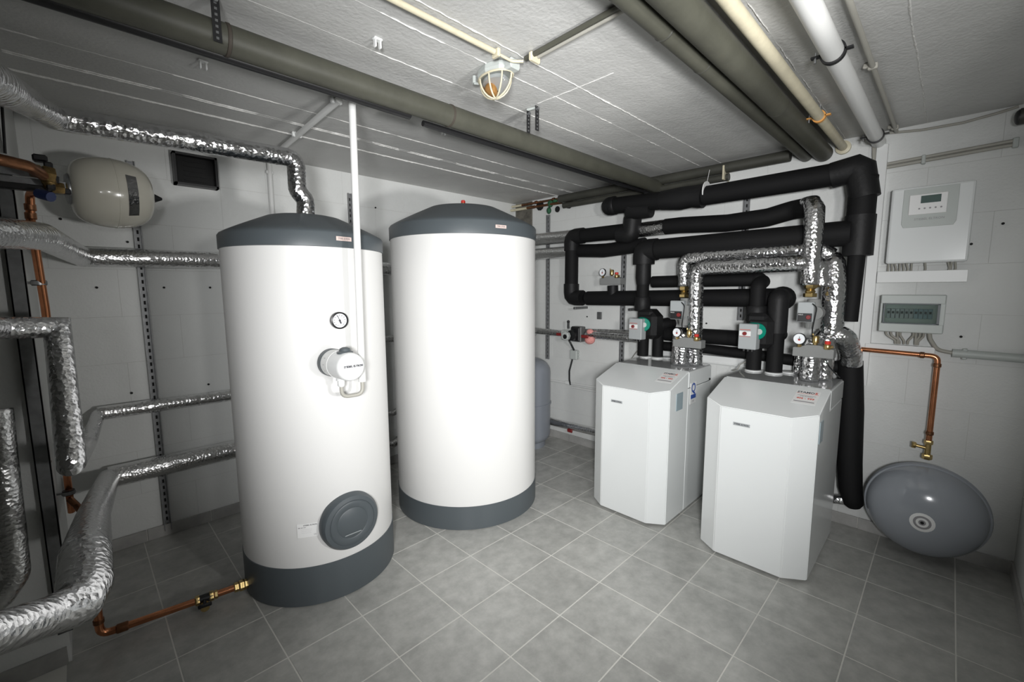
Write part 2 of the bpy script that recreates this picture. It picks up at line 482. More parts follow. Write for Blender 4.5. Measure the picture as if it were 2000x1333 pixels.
# brass vent on tank 2
mx = at((T2C[0] - .0, T2C[1], 1.934))
v = thing('air_vent', 'tiny brass vent with red cap on top of the right tank', 'valve', (T2C[0], T2C[1], 1.934))
obj('valve_body', join(hexa(mx, .017, .022), lathe([(.011, .02), (.011, .034)], mx, 16)), M_brass, v)
obj('cap', lathe([(.014, .034), (.014, .048), (.01, .052)], mx, 12), M_red, v, label='red cap')
# thermometer on tank 1
p = (-2.3702, -1.2568, 1.2854)
d = Vector((p[0] - T1C[0], p[1] - T1C[1], 0)).normalized(); mx = at(Vector(p) - d * .004, d)
g = thing('thermometer', 'round black rimmed dial thermometer on the left tank', 'gauge', p)
obj('casing', lathe([(.034, 0), (.037, .014), (.037, .025), (.0305, .028), (.0300, .016)], mx, 40, cap=False), M_black, g, label='black rim')
obj('dial', disc(at(Vector(p) + d * .001, d), .032, .018, 40), M_dial, g, label='white dial')
m2 = at(Vector(p) + d * .0195, d)
bm = None
for k in range(11):
    a = math.radians(225 - k * 27)
    b = lbox(m2 @ Matrix.Rotation(a, 4, 'Z'), (.0235, 0, 0), (.006, .0024, .0008)); bm = b if bm is None else join(bm, b)
obj('scale_marks', bm, M_ink, g, smooth=False)
obj('needle', join(lbox(m2 @ Matrix.Rotation(math.radians(112), 4, 'Z'), (.006, 0, .001), (.034, .0028, .001)), disc(m2, .005, .003, 12), lbox(m2 @ Matrix.Rotation(math.radians(292), 4, 'Z'), (.009, 0, .001), (.012, .007, .001))), M_ink, g, smooth=False)
text('lettering', 'STIEBEL ELTRON', m2 @ Matrix.Translation((0, -.021, .001)), .005, M_ink, g)
# immersion heater on tank 1 pointing to the front
fc = Vector((-2.4046, -1.4500, 1.1059)); ax = Vector((0, -1, 0))
base = Vector((fc.x - .005, -1.256, fc.z))
h = thing('immersion_heater', 'white round screw-in immersion heater jutting from the left tank', 'heater', base)
L_ = (fc - base).length; ax = (fc - base).normalized(); mx = at(base, ax)
obj('gasket', disc(mx, .060, .030, 40, .004), M_anth, h, label='dark mounting ring')
obj('collar', lathe([(.058, .028), (.058, L_ * .45), (.060, L_ * .46)], mx, 48), M_whitep, h, label='off-white dial collar with print')
obj('housing', lathe([(.0585, L_ * .46), (.0585, L_ * .9), (.055, L_ * .97), (.048, L_), (0, L_ + .001)], mx, 56), M_white, h)
kb = at(base + ax * (L_ * .70) + Vector((0, 0, .052)))
obj('knob', lathe([(.032, 0), (.032, .006), (.024, .010), (.020, .020), (.010, .025), (0, .026)], kb, 28), M_anth, h, label='black adjusting knob')
tm = at(base + ax * (L_ + .002) + Vector((.005, 0, .004)), ax)
text('lettering', 'STIEBEL ELTRON', tm, .0115, M_ink, h, .95, .0006)
for k, s in enumerate(('5', '4', '3', '2', '1')):
    a = math.radians(60 + k * 28)
    dd = Vector((-math.sin(a), 0, math.cos(a)))
    text('scale_number', s, at(base + ax * (L_ * .30) + dd * .0585, dd, -ax), .010, M_inkg, h)
gl = at(base + ax * (L_ * .45) + Vector((0, 0, -.056)), (0, 0, -1))
obj('cable_gland', lathe([(.020, -.004), (.020, .012), (.015, .014), (.015, .034), (.010, .040)], gl, 20), M_white, h)
# conduit from ceiling to the heater
cx, cy = -2.318, -1.352
cd = thing('conduit', 'white vertical plastic conduit dropping in front of the left tank', 'conduit', (cx, cy, 1.05))
zb = 1.145281798607264 - .09
obj('pipe', tube([(cx + .012, cy, H - .002), (cx, cy, zb + .02)], .0145, 20), M_whitep, cd)
q = base + ax * (L_ * .45) + Vector((0, 0, -.096))
obj('cable', tube([(cx, cy, zb + .06), (cx, cy, q.z - .045), (q.x, q.y + .0, q.z - .045), (q.x, q.y, q.z + .03)], .008, 12, .03), M_cable, cd, label='grey cable looping up into the heater')
obj('end_sleeve', tube([(cx, cy, zb + .03), (cx, cy, zb - .035)], .016, 20), M_whitep, cd)
# inspection flange
p = (-2.3640, -1.2529, 0.3640); d = Vector((p[0] - T1C[0], p[1] - T1C[1], 0)).normalized(); mx = at(Vector(p) - d * .012, d)
g = thing('inspection_cover', 'round anthracite flange cover low on the left tank', 'cover', p)
obj('outer_ring', lathe([(.132, 0), (.132, .030), (.122, .046), (.105, .050), (.103, .047)], mx, 72), M_anth, g)
obj('inner_plate', lathe([(.100, .040), (.100, .050), (.096, .052), (.073, .052), (.070, .050), (.067, .052), (0, .053)], mx, 72), M_anth, g)
bm = prism([(-.04, -.052), (.04, -.052), (.034, -.049), (-.034, -.049)], .0522, .0545, mx); obj('grip_bar', bm, M_grey, g, smooth=False)
# type label
p = (-2.5329, -1.2088, 0.3633); d = Vector((p[0] - T1C[0], p[1] - T1C[1], 0)).normalized(); mx = at(Vector(p) + d * .0005, d)
s = thing('type_label', 'pale type label with fine print left of the round dark cover', 'label', p)
bm = bmesh.new()
for a, b in zip(range(-3, 3), range(-2, 4)):
    an = math.atan2(d.y, d.x); 
    def q_(k, z): 
        t = an + k * .040
        return bm.verts.new((T1C[0] + (T1R + .001) * math.cos(t), T1C[1] + (T1R + .001) * math.sin(t), p[2] + z))
    bm.faces.new((q_(a, -.032), q_(b, -.032), q_(b, .032), q_(a, .032)))
obj('sticker', bm, M_platew, s)
for k, (tx, sz, al, yy) in enumerate((('STIEBEL ELTRON', .0075, .012, .024), ('SBB 401 WP', .006, -.022, .014), ('- - - - - - - - - - - - -', .006, -.004, .006), ('- - - - - - - - - - - -', .006, -.004, -.002), ('- - - - - - - - - - -', .006, -.004, -.010), ('CE', .009, .03, -.022))):
    t_ = math.atan2(d.y, d.x) + al / T1R
    dd = Vector((math.cos(t_), math.sin(t_), 0))
    text('lettering', tx, at(Vector((T1C[0], T1C[1], p[2] + yy)) + dd * (T1R + .0022), dd), sz, M_ink if k == 0 else M_inkg, s)

# ---------------------------------------------------------------- heat pumps
def heat_pump(y0, label, xo=0.0, display=False):
    """y0 = right side (towards camera right); 0.508 wide"""
    W = .508; yL = y0 + W
    xs, xm, xb = -.795 + xo, -.860 + xo, -.19 + xo      # side front edge, middle front, back
    xl = -.55 + xo                                       # where the sloping lid starts
    t = thing('heat_pump', label, 'heat pump', ((xs + xb) / 2, y0 + W / 2, 0), 'pair of white heat pumps')
    zb, zt = .012, .908
    ym0, ym1 = y0 + .095, yL - .095
    # front hood: faceted front + sloping lid
    bm = bmesh.new()
    def vv(x, y, z): return bm.verts.new((x, y, z))
    bot = [vv(xl, y0, zb), vv(xs, y0, zb), vv(xm, ym0, zb), vv(xm, ym1, zb), vv(xs, yL, zb), vv(xl, yL, zb)]
    top = [vv(xl, y0, zt), vv(xs, y0, .832), vv(xm, ym0, .812), vv(xm, ym1, .812), vv(xs, yL, .832), vv(xl, yL, zt)]
    for i in range(6): bm.faces.new((bot[i], bot[(i + 1) % 6], top[(i + 1) % 6], top[i]))
    bm.faces.new(top); bm.faces.new(bot[::-1])
    bmesh.ops.recalc_face_normals(bm, faces=bm.faces)
    bmesh.ops.bevel(bm, geom=bm.edges[:], offset=.004, segments=2, affect='EDGES')
    obj('front_hood', bm, M_hp, t, angle=20)
    # rear body, lower panel and upper panel with seam
    obj('rear_panel', box(((xl + xb) / 2 + .003, y0 + W / 2, (zb + .80) / 2), (xb - xl - .006, W - .004, .80 - zb), .003), M_hp, t, smooth=False)
    obj('top_panel', box(((xl + xb) / 2 + .003, y0 + W / 2, .854), (xb - xl - .006, W, .100), .004), M_hp, t, smooth=False)
    obj('top_cover', box(((xl + xb) / 2 + .003, y0 + W / 2, .905), (xb - xl - .014, W - .012, .010), .003), M_hptop, t, smooth=False, label='glossy grey top cover')
    obj('seam_shadow', box(((xl + xb) / 2, y0 + W / 2, .802), (xb - xl - .02, W - .012, .010)), M_dark, t, smooth=False)
    obj('plinth', box(((xs + xb) / 2 + .01, y0 + W / 2, .008), (xb - xs - .04, W - .05, .016)), M_black, t, smooth=False, label='dark recessed plinth')
    # nameplate
    mx = at((xm - .0015, (ym0 + ym1) / 2 + .055, .725 if display else .735), (-1, 0, 0))
    pl = obj('nameplate', lbox(mx, (0, 0, 0), (.078, .016, .003), .0006), M_grey, t, smooth=False, label='small grey nameplate')
    text('lettering', 'STIEBEL ELTRON', mx @ Matrix.Translation((0, 0, .0018)), .0105, M_ink, pl, .86, .0003)
    # dealer sticker on lid (right side)
    a = Vector((xl, 0, zt)); b = Vector((xs, 0, .832)); dn_ = (b - a).normalized(); nrm = Vector((-dn_.z * -1, 0, 0))
    nrm = Vector((0, 1, 0)).cross(dn_); nrm = nrm if nrm.z > 0 else -nrm
    L0 = (b - a).length
    mx = at(Vector((0, y0 + .085, 0)) + a + dn_ * (L0 * .42) + nrm * .0012, nrm, -dn_) @ Matrix.Diagonal((.78, .80, 1, 1))
    st = obj('dealer_sticker', lbox(mx, (0, 0, 0), (.13, .17, .0006)), M_platew, t, smooth=False, label='white dealer sticker with dark and red print')
    text('lettering', 'STAMO', mx @ Matrix.Translation((-.012, .060, .0006)), .030, M_ink, st, .95, .0008)
    text('lettering', 'S', mx @ Matrix.Translation((.044, .060, .0006)), .034, M_inkr, st, 1.0, .0008)
    obj('print_line', lbox(mx, (0, .044, .0005), (.120, .0016, .0006)), M_inkr, st, smooth=False)
    obj('print_line', lbox(mx, (0, .020, .0005), (.100, .0022, .0006)), M_ink, st, smooth=False)
    text('lettering', 'TELEFON', mx @ Matrix.Translation((0, .006, .0006)), .015, M_inkg, st, 1.15)
    text('lettering', '406 - 999', mx @ Matrix.Translation((0, -.018, .0006)), .026, M_inkr, st, .95, .0006)
    obj('print_line', lbox(mx, (0, -.058, .0005), (.110, .010, .0006)), M_inkg, st, smooth=False)
    if display:
        obj('side_display', box((xs + .125, y0 - .001, .745), (.085, .005, .105), .001), M_disp, t, smooth=False, label='grey blue sticker panel')
        q = at((xl + .075, y0 - .001, .765), (0, -1, 0))
        ql = obj('quality_label', lbox(q, (0, 0, 0), (.085, .135, .002)), M_platew, t, smooth=False, label='white label with blue letter Q')
        text('lettering', 'Q', q @ Matrix.Translation((0, .030, .0012)), .085, M_inkb, ql, .9, .002)
        obj('blue_bar', lbox(q, (0, -.022, .0015), (.075, .026, .001)), M_inkb, ql, smooth=False)
        text('lettering', 'CERT', q @ Matrix.Translation((0, -.052, .0012)), .014, M_inkg, ql)
        obj('side_screw', disc(at((xb - .03, y0, .815), (0, -1, 0)), .008, .006, 12), M_dark, t)
    else:
        obj('side_display', box((xs + .06, y0 - .001, .74), (.07, .004, .105), .001), M_disp, t, smooth=False, label='grey blue side label')
    # white pipe rings on the cover
    return t
hp1 = heat_pump(-2.037, 'left white heat pump with blue Q label on its side', 0.0, True)
hp2 = heat_pump(-2.752, 'right white heat pump nearest the round grey expansion vessel')

# ---------------------------------------------------------------- pipework builders
def foam_elbow(bm_list, a, b, c, r, L=None, k=1.16):
    """chunky elbow of foam around corner b"""
    a, b, c = Vector(a), Vector(b), Vector(c)
    L = L or r * 2.1
    p = b + (a - b).normalized() * L; q = b + (c - b).normalized() * L
    bm_list.append(tube([p, b, q], r * k, 18, r * .9, 3))
def foam_run(name, label, cat, pts, r, elbows=(), group=None, bend=None, m=None, cuff=None):
    t = thing(name, label, cat, pts[len(pts) // 2], group)
    P = [Vector(p) for p in pts]
    # straight sleeves between the corners, each its own piece
    if elbows:
        obj('sleeve', tube(P, r, 20, r * .8 if bend is None else bend, 4), m or M_foam, t)
        for i in elbows:
            l = []; foam_elbow(l, P[i - 1], P[i], P[i + 1], r); obj('elbow', l[0], M_foamw, t, label='thicker mitred foam elbow')
    else:
        obj('sleeve', tube(P, r, 20, r * 1.5 if bend is None else bend, 8), m or M_foam, t)
    return t
def ball(t, c, r, name='end_cap', m=None):
    obj(name, sph(c, r), m or M_foamw, t)
def collar(t, p, d, r, h, name='collar', m=None):
    mx = at(p, d); obj(name, lathe([(r * .93, -h / 2), (r, -h / 2 + .006), (r, h / 2 - .006), (r * .93, h / 2)], mx, 20), m or M_foamw, t)
def foil_run(name, label, pts, r, bend=None, group='foil wrapped pipes', rr=None, m=None, cr=.012, tape=()):
    t = thing(name, label, 'pipe', pts[len(pts) // 2], group)
    if rr: bm = tube(pts, 0, 28, rr=rr, step=.012, crumple=cr)
    else: bm = tube(pts, r, 28, r * 1.6 if bend is None else bend, 8, cr, .012)
    obj('foil_sleeve', bm, m or M_foil, t, angle=180)
    for i, w in tape:
        P = [Vector(p) for p in pts]; c = P[i]; dd = (P[min(i + 1, len(P) - 1)] - P[max(i - 1, 0)]).normalized()
        obj('tape_band', tube([c - dd * w, c + dd * w], (rr[i] if rr else r) * 1.05, 24, step=.01, crumple=.05), M_foil, t)
    return t

# ---- wall A foil pipes (left)
foil_run('foil_pipe', 'upper foil pipe along the back wall, nearest below the cream vessel', *[[(-3.1291, -0.0850, 1.5853), (-2.5529, -0.0850, 1.5923)], 0.0484][:2], bend=0, m=M_foils)
p_, r_ = [(-3.1291, -0.0850, 1.5853), (-2.8522, -0.0850, 1.5959)], 0.0462
foil_run('foil_pipe', 'thick wrinkled foil pipe bend at the left edge below the cream vessel', [(-3.3646, -1.2873, 1.5771), (-3.3122, -1.1529, 1.5874), (-3.2365, -0.8405, 1.6103), p_[0], (-3.0738, -0.0850, 1.5854)], 0, rr=[.047, .047, .048, .0475, .0475])
foil_run('foil_pipe', 'long foil pipe under the ceiling sloping down to the left tank', [(-3.2805, -1.9015, 1.8089), (-3.2475, -1.6864, 1.8463), (-3.2198, -1.2265, 1.9537), (-3.1721, -0.9700, 1.9924), (-2.3953, -0.9500, 2.0193), (-2.3970, -0.9500, 1.8775), (-2.3627, -0.9500, 1.8359), (-2.3682, -0.9500, 1.7413)], .0395, bend=.045)
tL = foil_run('foil_pipe', 'foil pipe loop turning down at the left edge then back to the wall', [(-3.3856, -1.2379, 1.3217), (-3.3388, -1.1445, 1.3089), (-3.2218, -1.0920, 1.2998), (-3.2234, -1.2994, 0.9009), (-3.1870, -0.3500, 0.7091), (-3.1370, -0.0600, 0.7844)], 0, rr=[.0335, .0335, .0335, .034, .030, .028])
foil_run('foil_pipe', 'thin middle foil pipe along the back wall left of the left tank', *[[(-3.1408, -0.0600, 0.7852), (-2.5468, -0.0600, 0.7803)], 0.0362], bend=0, m=M_foils)
foil_run('foil_pipe', 'lower foil pipe along the back wall above the skirting', *[[(-3.1274, -0.0750, 0.4392), (-2.5408, -0.0750, 0.4408)], 0.0573], bend=0, m=M_foils)
foil_run('foil_pipe', 'fat foil pipe knee low on the left running out of the picture', [(-3.1274, -0.0750, 0.4392), (-3.1959, -0.9795, 0.5960), (-3.2145, -1.4861, 0.6886), (-3.2198, -1.6274, 0.6623), (-3.2352, -1.6976, 0.6608), (-3.2830, -1.7458, 0.6834), (-3.3396, -1.8374, 0.7335), (-3.3799, -1.9045, 0.7726)], 0, rr=[.047, .049, .056, .056, .050, .043, .042, .042])
foil_run('foil_pipe', 'dull grey wrapped pipe loop on the left wall at the picture edge', [(-3.3907, -0.9000, 1.0234), (-3.3940, -0.9200, 0.8510), (-3.3977, -0.9300, 0.5816), (-3.4012, -0.9300, 0.4421), (-3.4521, -0.9300, 0.3648), (-3.5098, -0.9300, 0.3600)], .038, bend=.06, m=M_foils)
# hidden stretch behind the tanks, seen in the gap
foil_run('foil_pipe', 'foil pipe seen high in the gap between the two tanks', [(-1.9194, -0.0850, 1.5774), (-0.8703, -0.0850, 1.5728), (-.10, -.085, 1.53), (-.10, -.12, 1.53), (-0.1000, -0.3825, 1.7377), (-0.1000, -0.8614, 1.7353), (-0.1000, -1.3916, 1.7286)], .050, bend=.03, m=M_foils)
foil_run('foil_pipe', 'thin foil pipe in the gap between the tanks at mid height', [(-1.9375, -0.0600, 1.0553), (-1.4384, -0.0600, 1.0355), (-.07, -.06, 1.05), (-0.0700, -0.3444, 1.0026)], .030, bend=.05, m=M_foils)
foil_run('foil_pipe', 'foil pipe low in the gap between the tanks', [(-1.9672, -0.0600, 0.5061), (-1.4495, -0.0600, 0.4358), (-.95, -.06, .67)], .022, bend=.03, m=M_foils)
foil_run('foil_pipe', 'lowest foil pipe in the gap between the tanks', [(-1.9856, -0.0750, 0.2801), (-1.4681, -0.0750, 0.1904), (-.95, -.075, .47)], .030, bend=.03, m=M_foils)

# ---- perforated mounting rails
def rail(label, a, b, nrm, w=.030, d=.018, holes=True, m=None, group='perforated steel rails on the walls', pitch=.038):
    a, b = Vector(a), Vector(b); t = thing('mounting_rail', label, 'rail', (a + b) / 2, group)
    dr = (b - a).normalized(); L = (b - a).length; mx = at(a, dr, nrm)   # local z along rail, y out of wall
    bm = join(lbox(mx, (-w / 2 + .002, d / 2, L / 2), (.004, d, L)), lbox(mx, (w / 2 - .002, d / 2, L / 2), (.004, d, L)), lbox(mx, (0, d - .0015 if not holes else .002, L / 2), (w, .003, L)))
    obj('channel', bm, m or M_rail, t, smooth=False)
    if holes:
        h = None; z = .03
        while z < L - .02:
            b_ = lbox(mx, (0, .0042, z), (w * .26, .0012, .020)); h = b_ if h is None else join(h, b_); z += pitch
        o = obj('slots', h, M_dark, t, smooth=False); o['kind'] = 'stuff'
    return t
NA, NB = (0, -1, 0), (-1, 0, 0)
q = (-2.9012, -0.0040, 0.8128)
rail('long slotted rail on the back wall left of the left tank', (q[0], -.003, .03), (q[0], -.003, 2.099233932120432), NA, .034)
q = (-1.7029, -0.0040, 2.0304)
rail('slotted rail on the back wall behind the white conduit', (q[0], -.003, 1.2), (q[0], -.003, 2.108545693025941), NA)
q = (-0.0040, -0.4459, 1.4403)
rail('slotted rail on the right wall just right of the plain tank', (-.003, q[1], .75), (-.003, q[1], 2.096483572266443), NB, .034)
q = (-0.0040, -1.2466, 1.3927)
rail('slotted rail on the right wall behind the black pipes above the left heat pump', (-.003, q[1], .80), (-.003, q[1], 1.9216687029415778), NB, .036)
q = (-0.0040, -2.1419, 1.9592)
rail('short slotted rail between the black pipes high on the right wall', (-.003, q[1], 1.2), (-.003, q[1], 2.049570020306211), NB, .036)
# grey channel posts at the left wall
q = (-3.2943, -0.8800, 0.8108)
rail('dark grey channel post standing at the left wall edge', (q[0] - .012, -.853, .14), (q[0] - .012, -.853, 1.8094003012879545), NA, .040, .028, False, M_zincd)
obj_ = tag(obj('cable_tray_edge', tube([(-3.2866, -0.8700, 2.0695), (-3.2959, -0.8700, 1.8736)], .004, 8), M_black), 'thin dark vertical cable at the left picture edge', 'cable')

# ---- cream vessel
vc = Vector((-3.0166, -0.3200, 1.8695)); vr = 0.3416 / 2 * .92; vc.x += .012
v = thing('expansion_vessel', 'cream enamel expansion vessel lying sideways high on the left', 'vessel', vc)
mx = at(vc, (1, .10, .02)); Lh = 0.3941 / 2 * .74
prof = []
n = 22
for i in range(n + 1):
    a = -PI / 2 + PI * i / n
    e = .40 if a < 0 else .55
    prof.append((max(0, vr * math.cos(a) ** e), Lh * math.sin(a)))
prof[0] = (0, -Lh); prof[-1] = (0, Lh)
obj('shell', lathe(prof, mx, 56), M_vess, v)
obj('seam', lathe([(vr * .985, -.004), (vr * 1.008, -.002), (vr * 1.008, .002), (vr * .985, .004)], mx, 56), M_vess, v)
lb = bmesh.new()
def vpt(zf, ang, o=1.014):
    a = math.asin(max(-1, min(1, zf))); e = .40 if a < 0 else .55
    rr = vr * math.cos(a) ** e * o
    return mx @ Vector((rr * math.cos(ang), rr * math.sin(ang), Lh * zf))
A0 = None
best = min(range(360), key=lambda k: (vpt(.2, math.radians(k)) - Vector(CAM_C)).length)
for k in range(-5, 5):
    a, b = math.radians(best + k * 7), math.radians(best + (k + 1) * 7)
    lb.faces.new([lb.verts.new(x) for x in (vpt(.20, a), vpt(.46, a), vpt(.46, b), vpt(.20, b))])
obj('type_plate', lb, M_foilw, v, label='dark shiny type plate')
e = mx @ Vector((0, 0, Lh))
obj('nose_cap', lathe([(.024, -.02), (.024, .004), (.006, .04), (0, .041)], at(e, (1, .1, .02)), 16), M_black, v, label='black conical valve cap')
e = mx @ Vector((0, 0, -Lh))
obj('flange', lathe([(.0, .0), (.062, -.004), (.066, .0), (.066, .012), (.0, .02)], at(e - Vector((.004, 0, 0)), (1, .1, .02)), 32), M_zinc, v)
obj('neck', lathe([(.024, -.05), (.024, .01)], at(e, (1, .1, .02)), 20), M_brass, v)
obj('wall_bracket', box((vc.x + .05, -.16, vc.z + .02), (.04, .30, .06), .004), M_zincd, v, smooth=False)

# ---- copper and valves at far left
g = thing('valve_assembly', 'copper pipes with blue and black valves left of the cream vessel', 'valve', (-3.2186, -1.0471, 1.7576))
obj('copper_branch', tube([(-3.3522, -1.1198, 1.8019), (-3.2955, -1.1045, 1.8063), (-3.2408, -1.0743, 1.8034), (-3.2119, -1.0196, 1.7921)], .0175, 18, .03), M_cud, g)
obj('union', join(hexa(at((-3.2160, -1.0143, 1.7988), (1, .3, -.1)), .026, .03), hexa(at((-3.2378, -1.0203, 1.8033), (1, .3, -.1)), .022, .02)), M_brassd, g)
obj('steel_plate', join(box((-3.2414, -0.9351, 1.7809), (.16, .008, .022), .001), box((-3.2651, -0.9058, 1.8150), (.10, .008, .03), .001)), M_zinc, g, smooth=False)
obj('black_bracket', join(box((-3.2506, -0.9586, 1.7558), (.20, .03, .020), .003), box((-3.2149, -0.9783, 1.8511), (.036, .036, .022), .005), box((-3.1975, -0.9908, 1.7949), (.022, .03, .09), .004)), M_black, g, smooth=False)
obj('blue_lever', tube([(-3.2277, -1.0138, 1.7328), (-3.1993, -1.0441, 1.7210)], .016, 10), M_blue, g, label='dark blue lever')
obj('valve_body', join(tube([(-3.2060, -0.9872, 1.7663), (-3.1762, -0.9467, 1.7607)], .013, 14), hexa(at((-3.1971, -0.9825, 1.7619), (1, .2, 0)), .020, .03), sph((-3.2001, -0.9910, 1.7781), .02)), M_brassd, g)
obj('drain_cap', tube([(-3.1843, -0.9893, 1.7975), (-3.1862, -0.9911, 1.7754)], .010, 10), M_black, g)
c = thing('copper_pipe', 'vertical copper pipe behind the foil loops at the left edge', 'pipe', (-3.2376, -0.7818, 1.3589), 'copper pipes')
P0 = [(-3.2265, -0.8976, 1.7541), (-3.2526, -0.8428, 1.7552), (-3.2597, -0.8076, 1.6682), (-3.2556, -0.7072, 1.3576), (-3.2622, -0.5133, 0.6060), (-3.2634, -0.4671, 0.4497)]
obj('pipe', tube(P0, .0125, 18, .025), M_cu, c)
obj('press_fitting', join(*[lathe([(.0135, -.012), (.0155, -.010), (.0155, .010), (.0135, .012)], at(pp, (0, 0, 1)), 18) for pp in ((-3.2563, -0.8253, 1.7104), (-3.2582, -0.8140, 1.6817))]), M_cud, c)
obj('branch', tube([(-3.2636, -0.4979, 0.5200), (-3.2440, -0.5222, 0.4912), (-3.2304, -0.5677, 0.4702)], .0125, 14, .02), M_cud, c)
for i, pp in enumerate(((-3.2627, -0.7277, 1.4479), (-3.2633, -0.5203, 0.5579))):
    k = thing('pipe_clamp', ('pipe clamp on the upper part of the left copper pipe', 'pipe clamp on the lower part of the left copper pipe')[i], 'clamp', pp, 'clamps on the left copper pipe')
    obj('rubber_ring', lathe([(.0135, -.010), (.020, -.010), (.020, .010), (.0135, .010)], at(pp), 20), M_black, k)
    obj('steel_band', lathe([(.0205, -.007), (.0225, -.007), (.0225, .007), (.0205, .007)], at(pp), 20), M_zinc, k)
    obj('stud', tube([Vector(pp) + Vector((-.02, 0, 0)), Vector(pp) + Vector((-.09, .03, 0))], .005, 8), M_zinc, k)
# small copper stubs on the post
for pp, lb in (((-3.2970, -0.7094, 0.7571), 'upper short capped copper stub beside the dark channel post'), ((-3.3051, -0.5577, 0.3394), 'lower short capped copper stub beside the dark channel post')):
    tag(obj('copper_stub', tube([Vector(pp), Vector(pp) + Vector((-.03, .02, .0))], .009, 10), M_cud, loc=pp), lb, 'fitting', 'capped copper stubs')
# drain line to tank 1
c = thing('copper_pipe', 'copper drain pipe near the floor running to the left tank', 'pipe', (-3.0560, -0.8982, 0.0600), 'copper pipes')
P0 = [(-3.2176, -0.5826, 0.2876), (-3.2032, -0.9469, 0.2369), (-3.2168, -0.8387, 0.0500), (-3.1511, -0.8713, 0.0500), (-2.7085, -0.9078, 0.0500)]
a_, b_ = Vector(P0[2]), Vector(P0[4])
P0[0] = (P0[2][0], P0[2][1], .36); P0[1] = (P0[2][0], P0[2][1], .22)
obj('pipe', tube([P0[0], P0[2], P0[4]], .0145, 20, .035), M_cu, c)
obj('press_fitting', lathe([(.015, -.02), (.0185, -.016), (.0185, .016), (.015, .02)], at(a_.lerp(b_, .13), b_ - a_), 20), M_cud, c)
obj('press_fitting', lathe([(.015, -.01), (.0175, -.008), (.0175, .008), (.015, .01)], at(a_ + Vector((0, 0, .06))), 20), M_cud, c)
dv = thing('drain_valve', 'brass drain valve with black handle on the floor level copper pipe', 'valve', a_.lerp(b_, .66))
dd = (b_ - a_).normalized()
bmx = None
for f0, rr, hh in ((.60, .021, .018), (.70, .021, .018), (.74, .019, .012), (.885, .021, .02), (.925, .024, .022), (.965, .021, .018)):
    k = hexa(at(a_.lerp(b_, f0), dd), rr, hh); bmx = k if bmx is None else join(bmx, k)
obj('nuts', bmx, M_brass, dv)
obj('valve_body', tube([a_.lerp(b_, .62), a_.lerp(b_, .73)], .0185, 18), M_black, dv)
q = a_.lerp(b_, .665) 
sd = Vector((dd.y, -dd.x, 0)).normalized()
obj('handle', join(tube([q, q + sd * .05], .008, 10), lbox(at(q + sd * .055, sd), (0, 0, 0), (.05, .016, .012), .003)), M_black, dv)
obj('outlet_cap', disc(at(q + sd * .03 + Vector((0, 0, -.012)), sd), .017, .03, 16, .003), M_brass, dv)

# ---- black wall opening box
p, q = Vector((-2.7243, -0.0550, 2.1806)), Vector((-2.5176, -0.0550, 2.0059))
g = thing('vent_box', 'black square vent opening on the back wall under the foil pipe', 'vent', ((p.x + q.x) / 2, -.03, (p.z + q.z) / 2))
w, hh = q.x - p.x, p.z - q.z; cx_, cz_ = (p.x + q.x) / 2, (p.z + q.z) / 2
obj('frame', join(box((p.x + .006, -.03, cz_), (.012, .058, hh)), box((q.x - .006, -.03, cz_), (.012, .058, hh)), box((cx_, -.03, p.z - .006), (w, .058, .012)), box((cx_, -.03, q.z + .006), (w, .058, .012))), M_black, g, smooth=False)
obj('back_plate', box((cx_, -.008, cz_), (w - .02, .008, hh - .02)), M_dark, g, smooth=False)
obj('inner_grille', join(*[box((cx_, -.014, cz_ - hh * .3 + k * hh * .15), (w * .5, .006, .004)) for k in range(5)]), M_dark, g, smooth=False)

# ---- conduit on ceiling and wall above tank 1
p = Vector((-2.2861, -1.1897, 2.2538)); q = Vector((-2.2262, -0.0160, 2.1507))
c = thing('conduit', 'white conduit along the ceiling and down the back wall behind the left tank', 'conduit', (q.x, -.3, H - .02))
obj('pipe', tube([(p.x, p.y, H - .016), (q.x, -.016, H - .016), (q.x, -.016, 1.3)], .0145, 16, .02), M_whitep, c)
for pp in ((p.x, p.y + .03, H - .012), ((p.x + q.x) / 2, p.y / 2, H - .012)):
    obj('clip', box(pp, (.05, .02, .026), .004), M_white, c, smooth=False)
obj('clip', box((q.x, -.012, 2.160851929286062), (.044, .022, .02), .004), M_white, c, smooth=False)

# ---- long ceiling pipe above the tanks
pA, pB = Vector((-2.8026, -1.5465, 2.1650)), Vector((-0.0257, -1.4849, 2.1650))
yy = (pA.y + pB.y) / 2; yy = -1.5338760060508105
t = thing('ceiling_pipe', 'long olive grey wrapped pipe under the ceiling above the tanks', 'pipe', (-1.5, yy, 2.165), 'grey wrapped ceiling pipes')
xs_ = [-4.7, -2.7831409885027507, -1.9552003875104222, -.03]
for a, b in zip(xs_, xs_[1:]):
    obj('pipe_section', tube([(a + .001, yy, 2.165), (b - .001, yy, 2.165)], .044, 24), M_olive, t)
for a in xs_[1:3]: obj('joint_ring', lathe([(.044, -.006), (.0465, -.004), (.0465, .004), (.044, .006)], at((a, yy, 2.165), (1, 0, 0)), 28), M_rust, t, label='dark rusty joint ring')
t = thing('ceiling_pipe', 'dark strip standing in for the shaded underside of the long olive ceiling pipe', 'pipe', (-1.2, yy - .02, 2.11), 'grey wrapped ceiling pipes')
obj('pipe', join(tube([(-2.072172595173769, yy + .028, 2.112), (-.03, yy + .028, 2.112)], .012, 14), tube([(-4.7, yy + .036, 2.132), (-2.1310659188499566, yy + .036, 2.132)], .018, 14)), M_black, t)  # added black tubes imitate the shadow side of the olive pipe
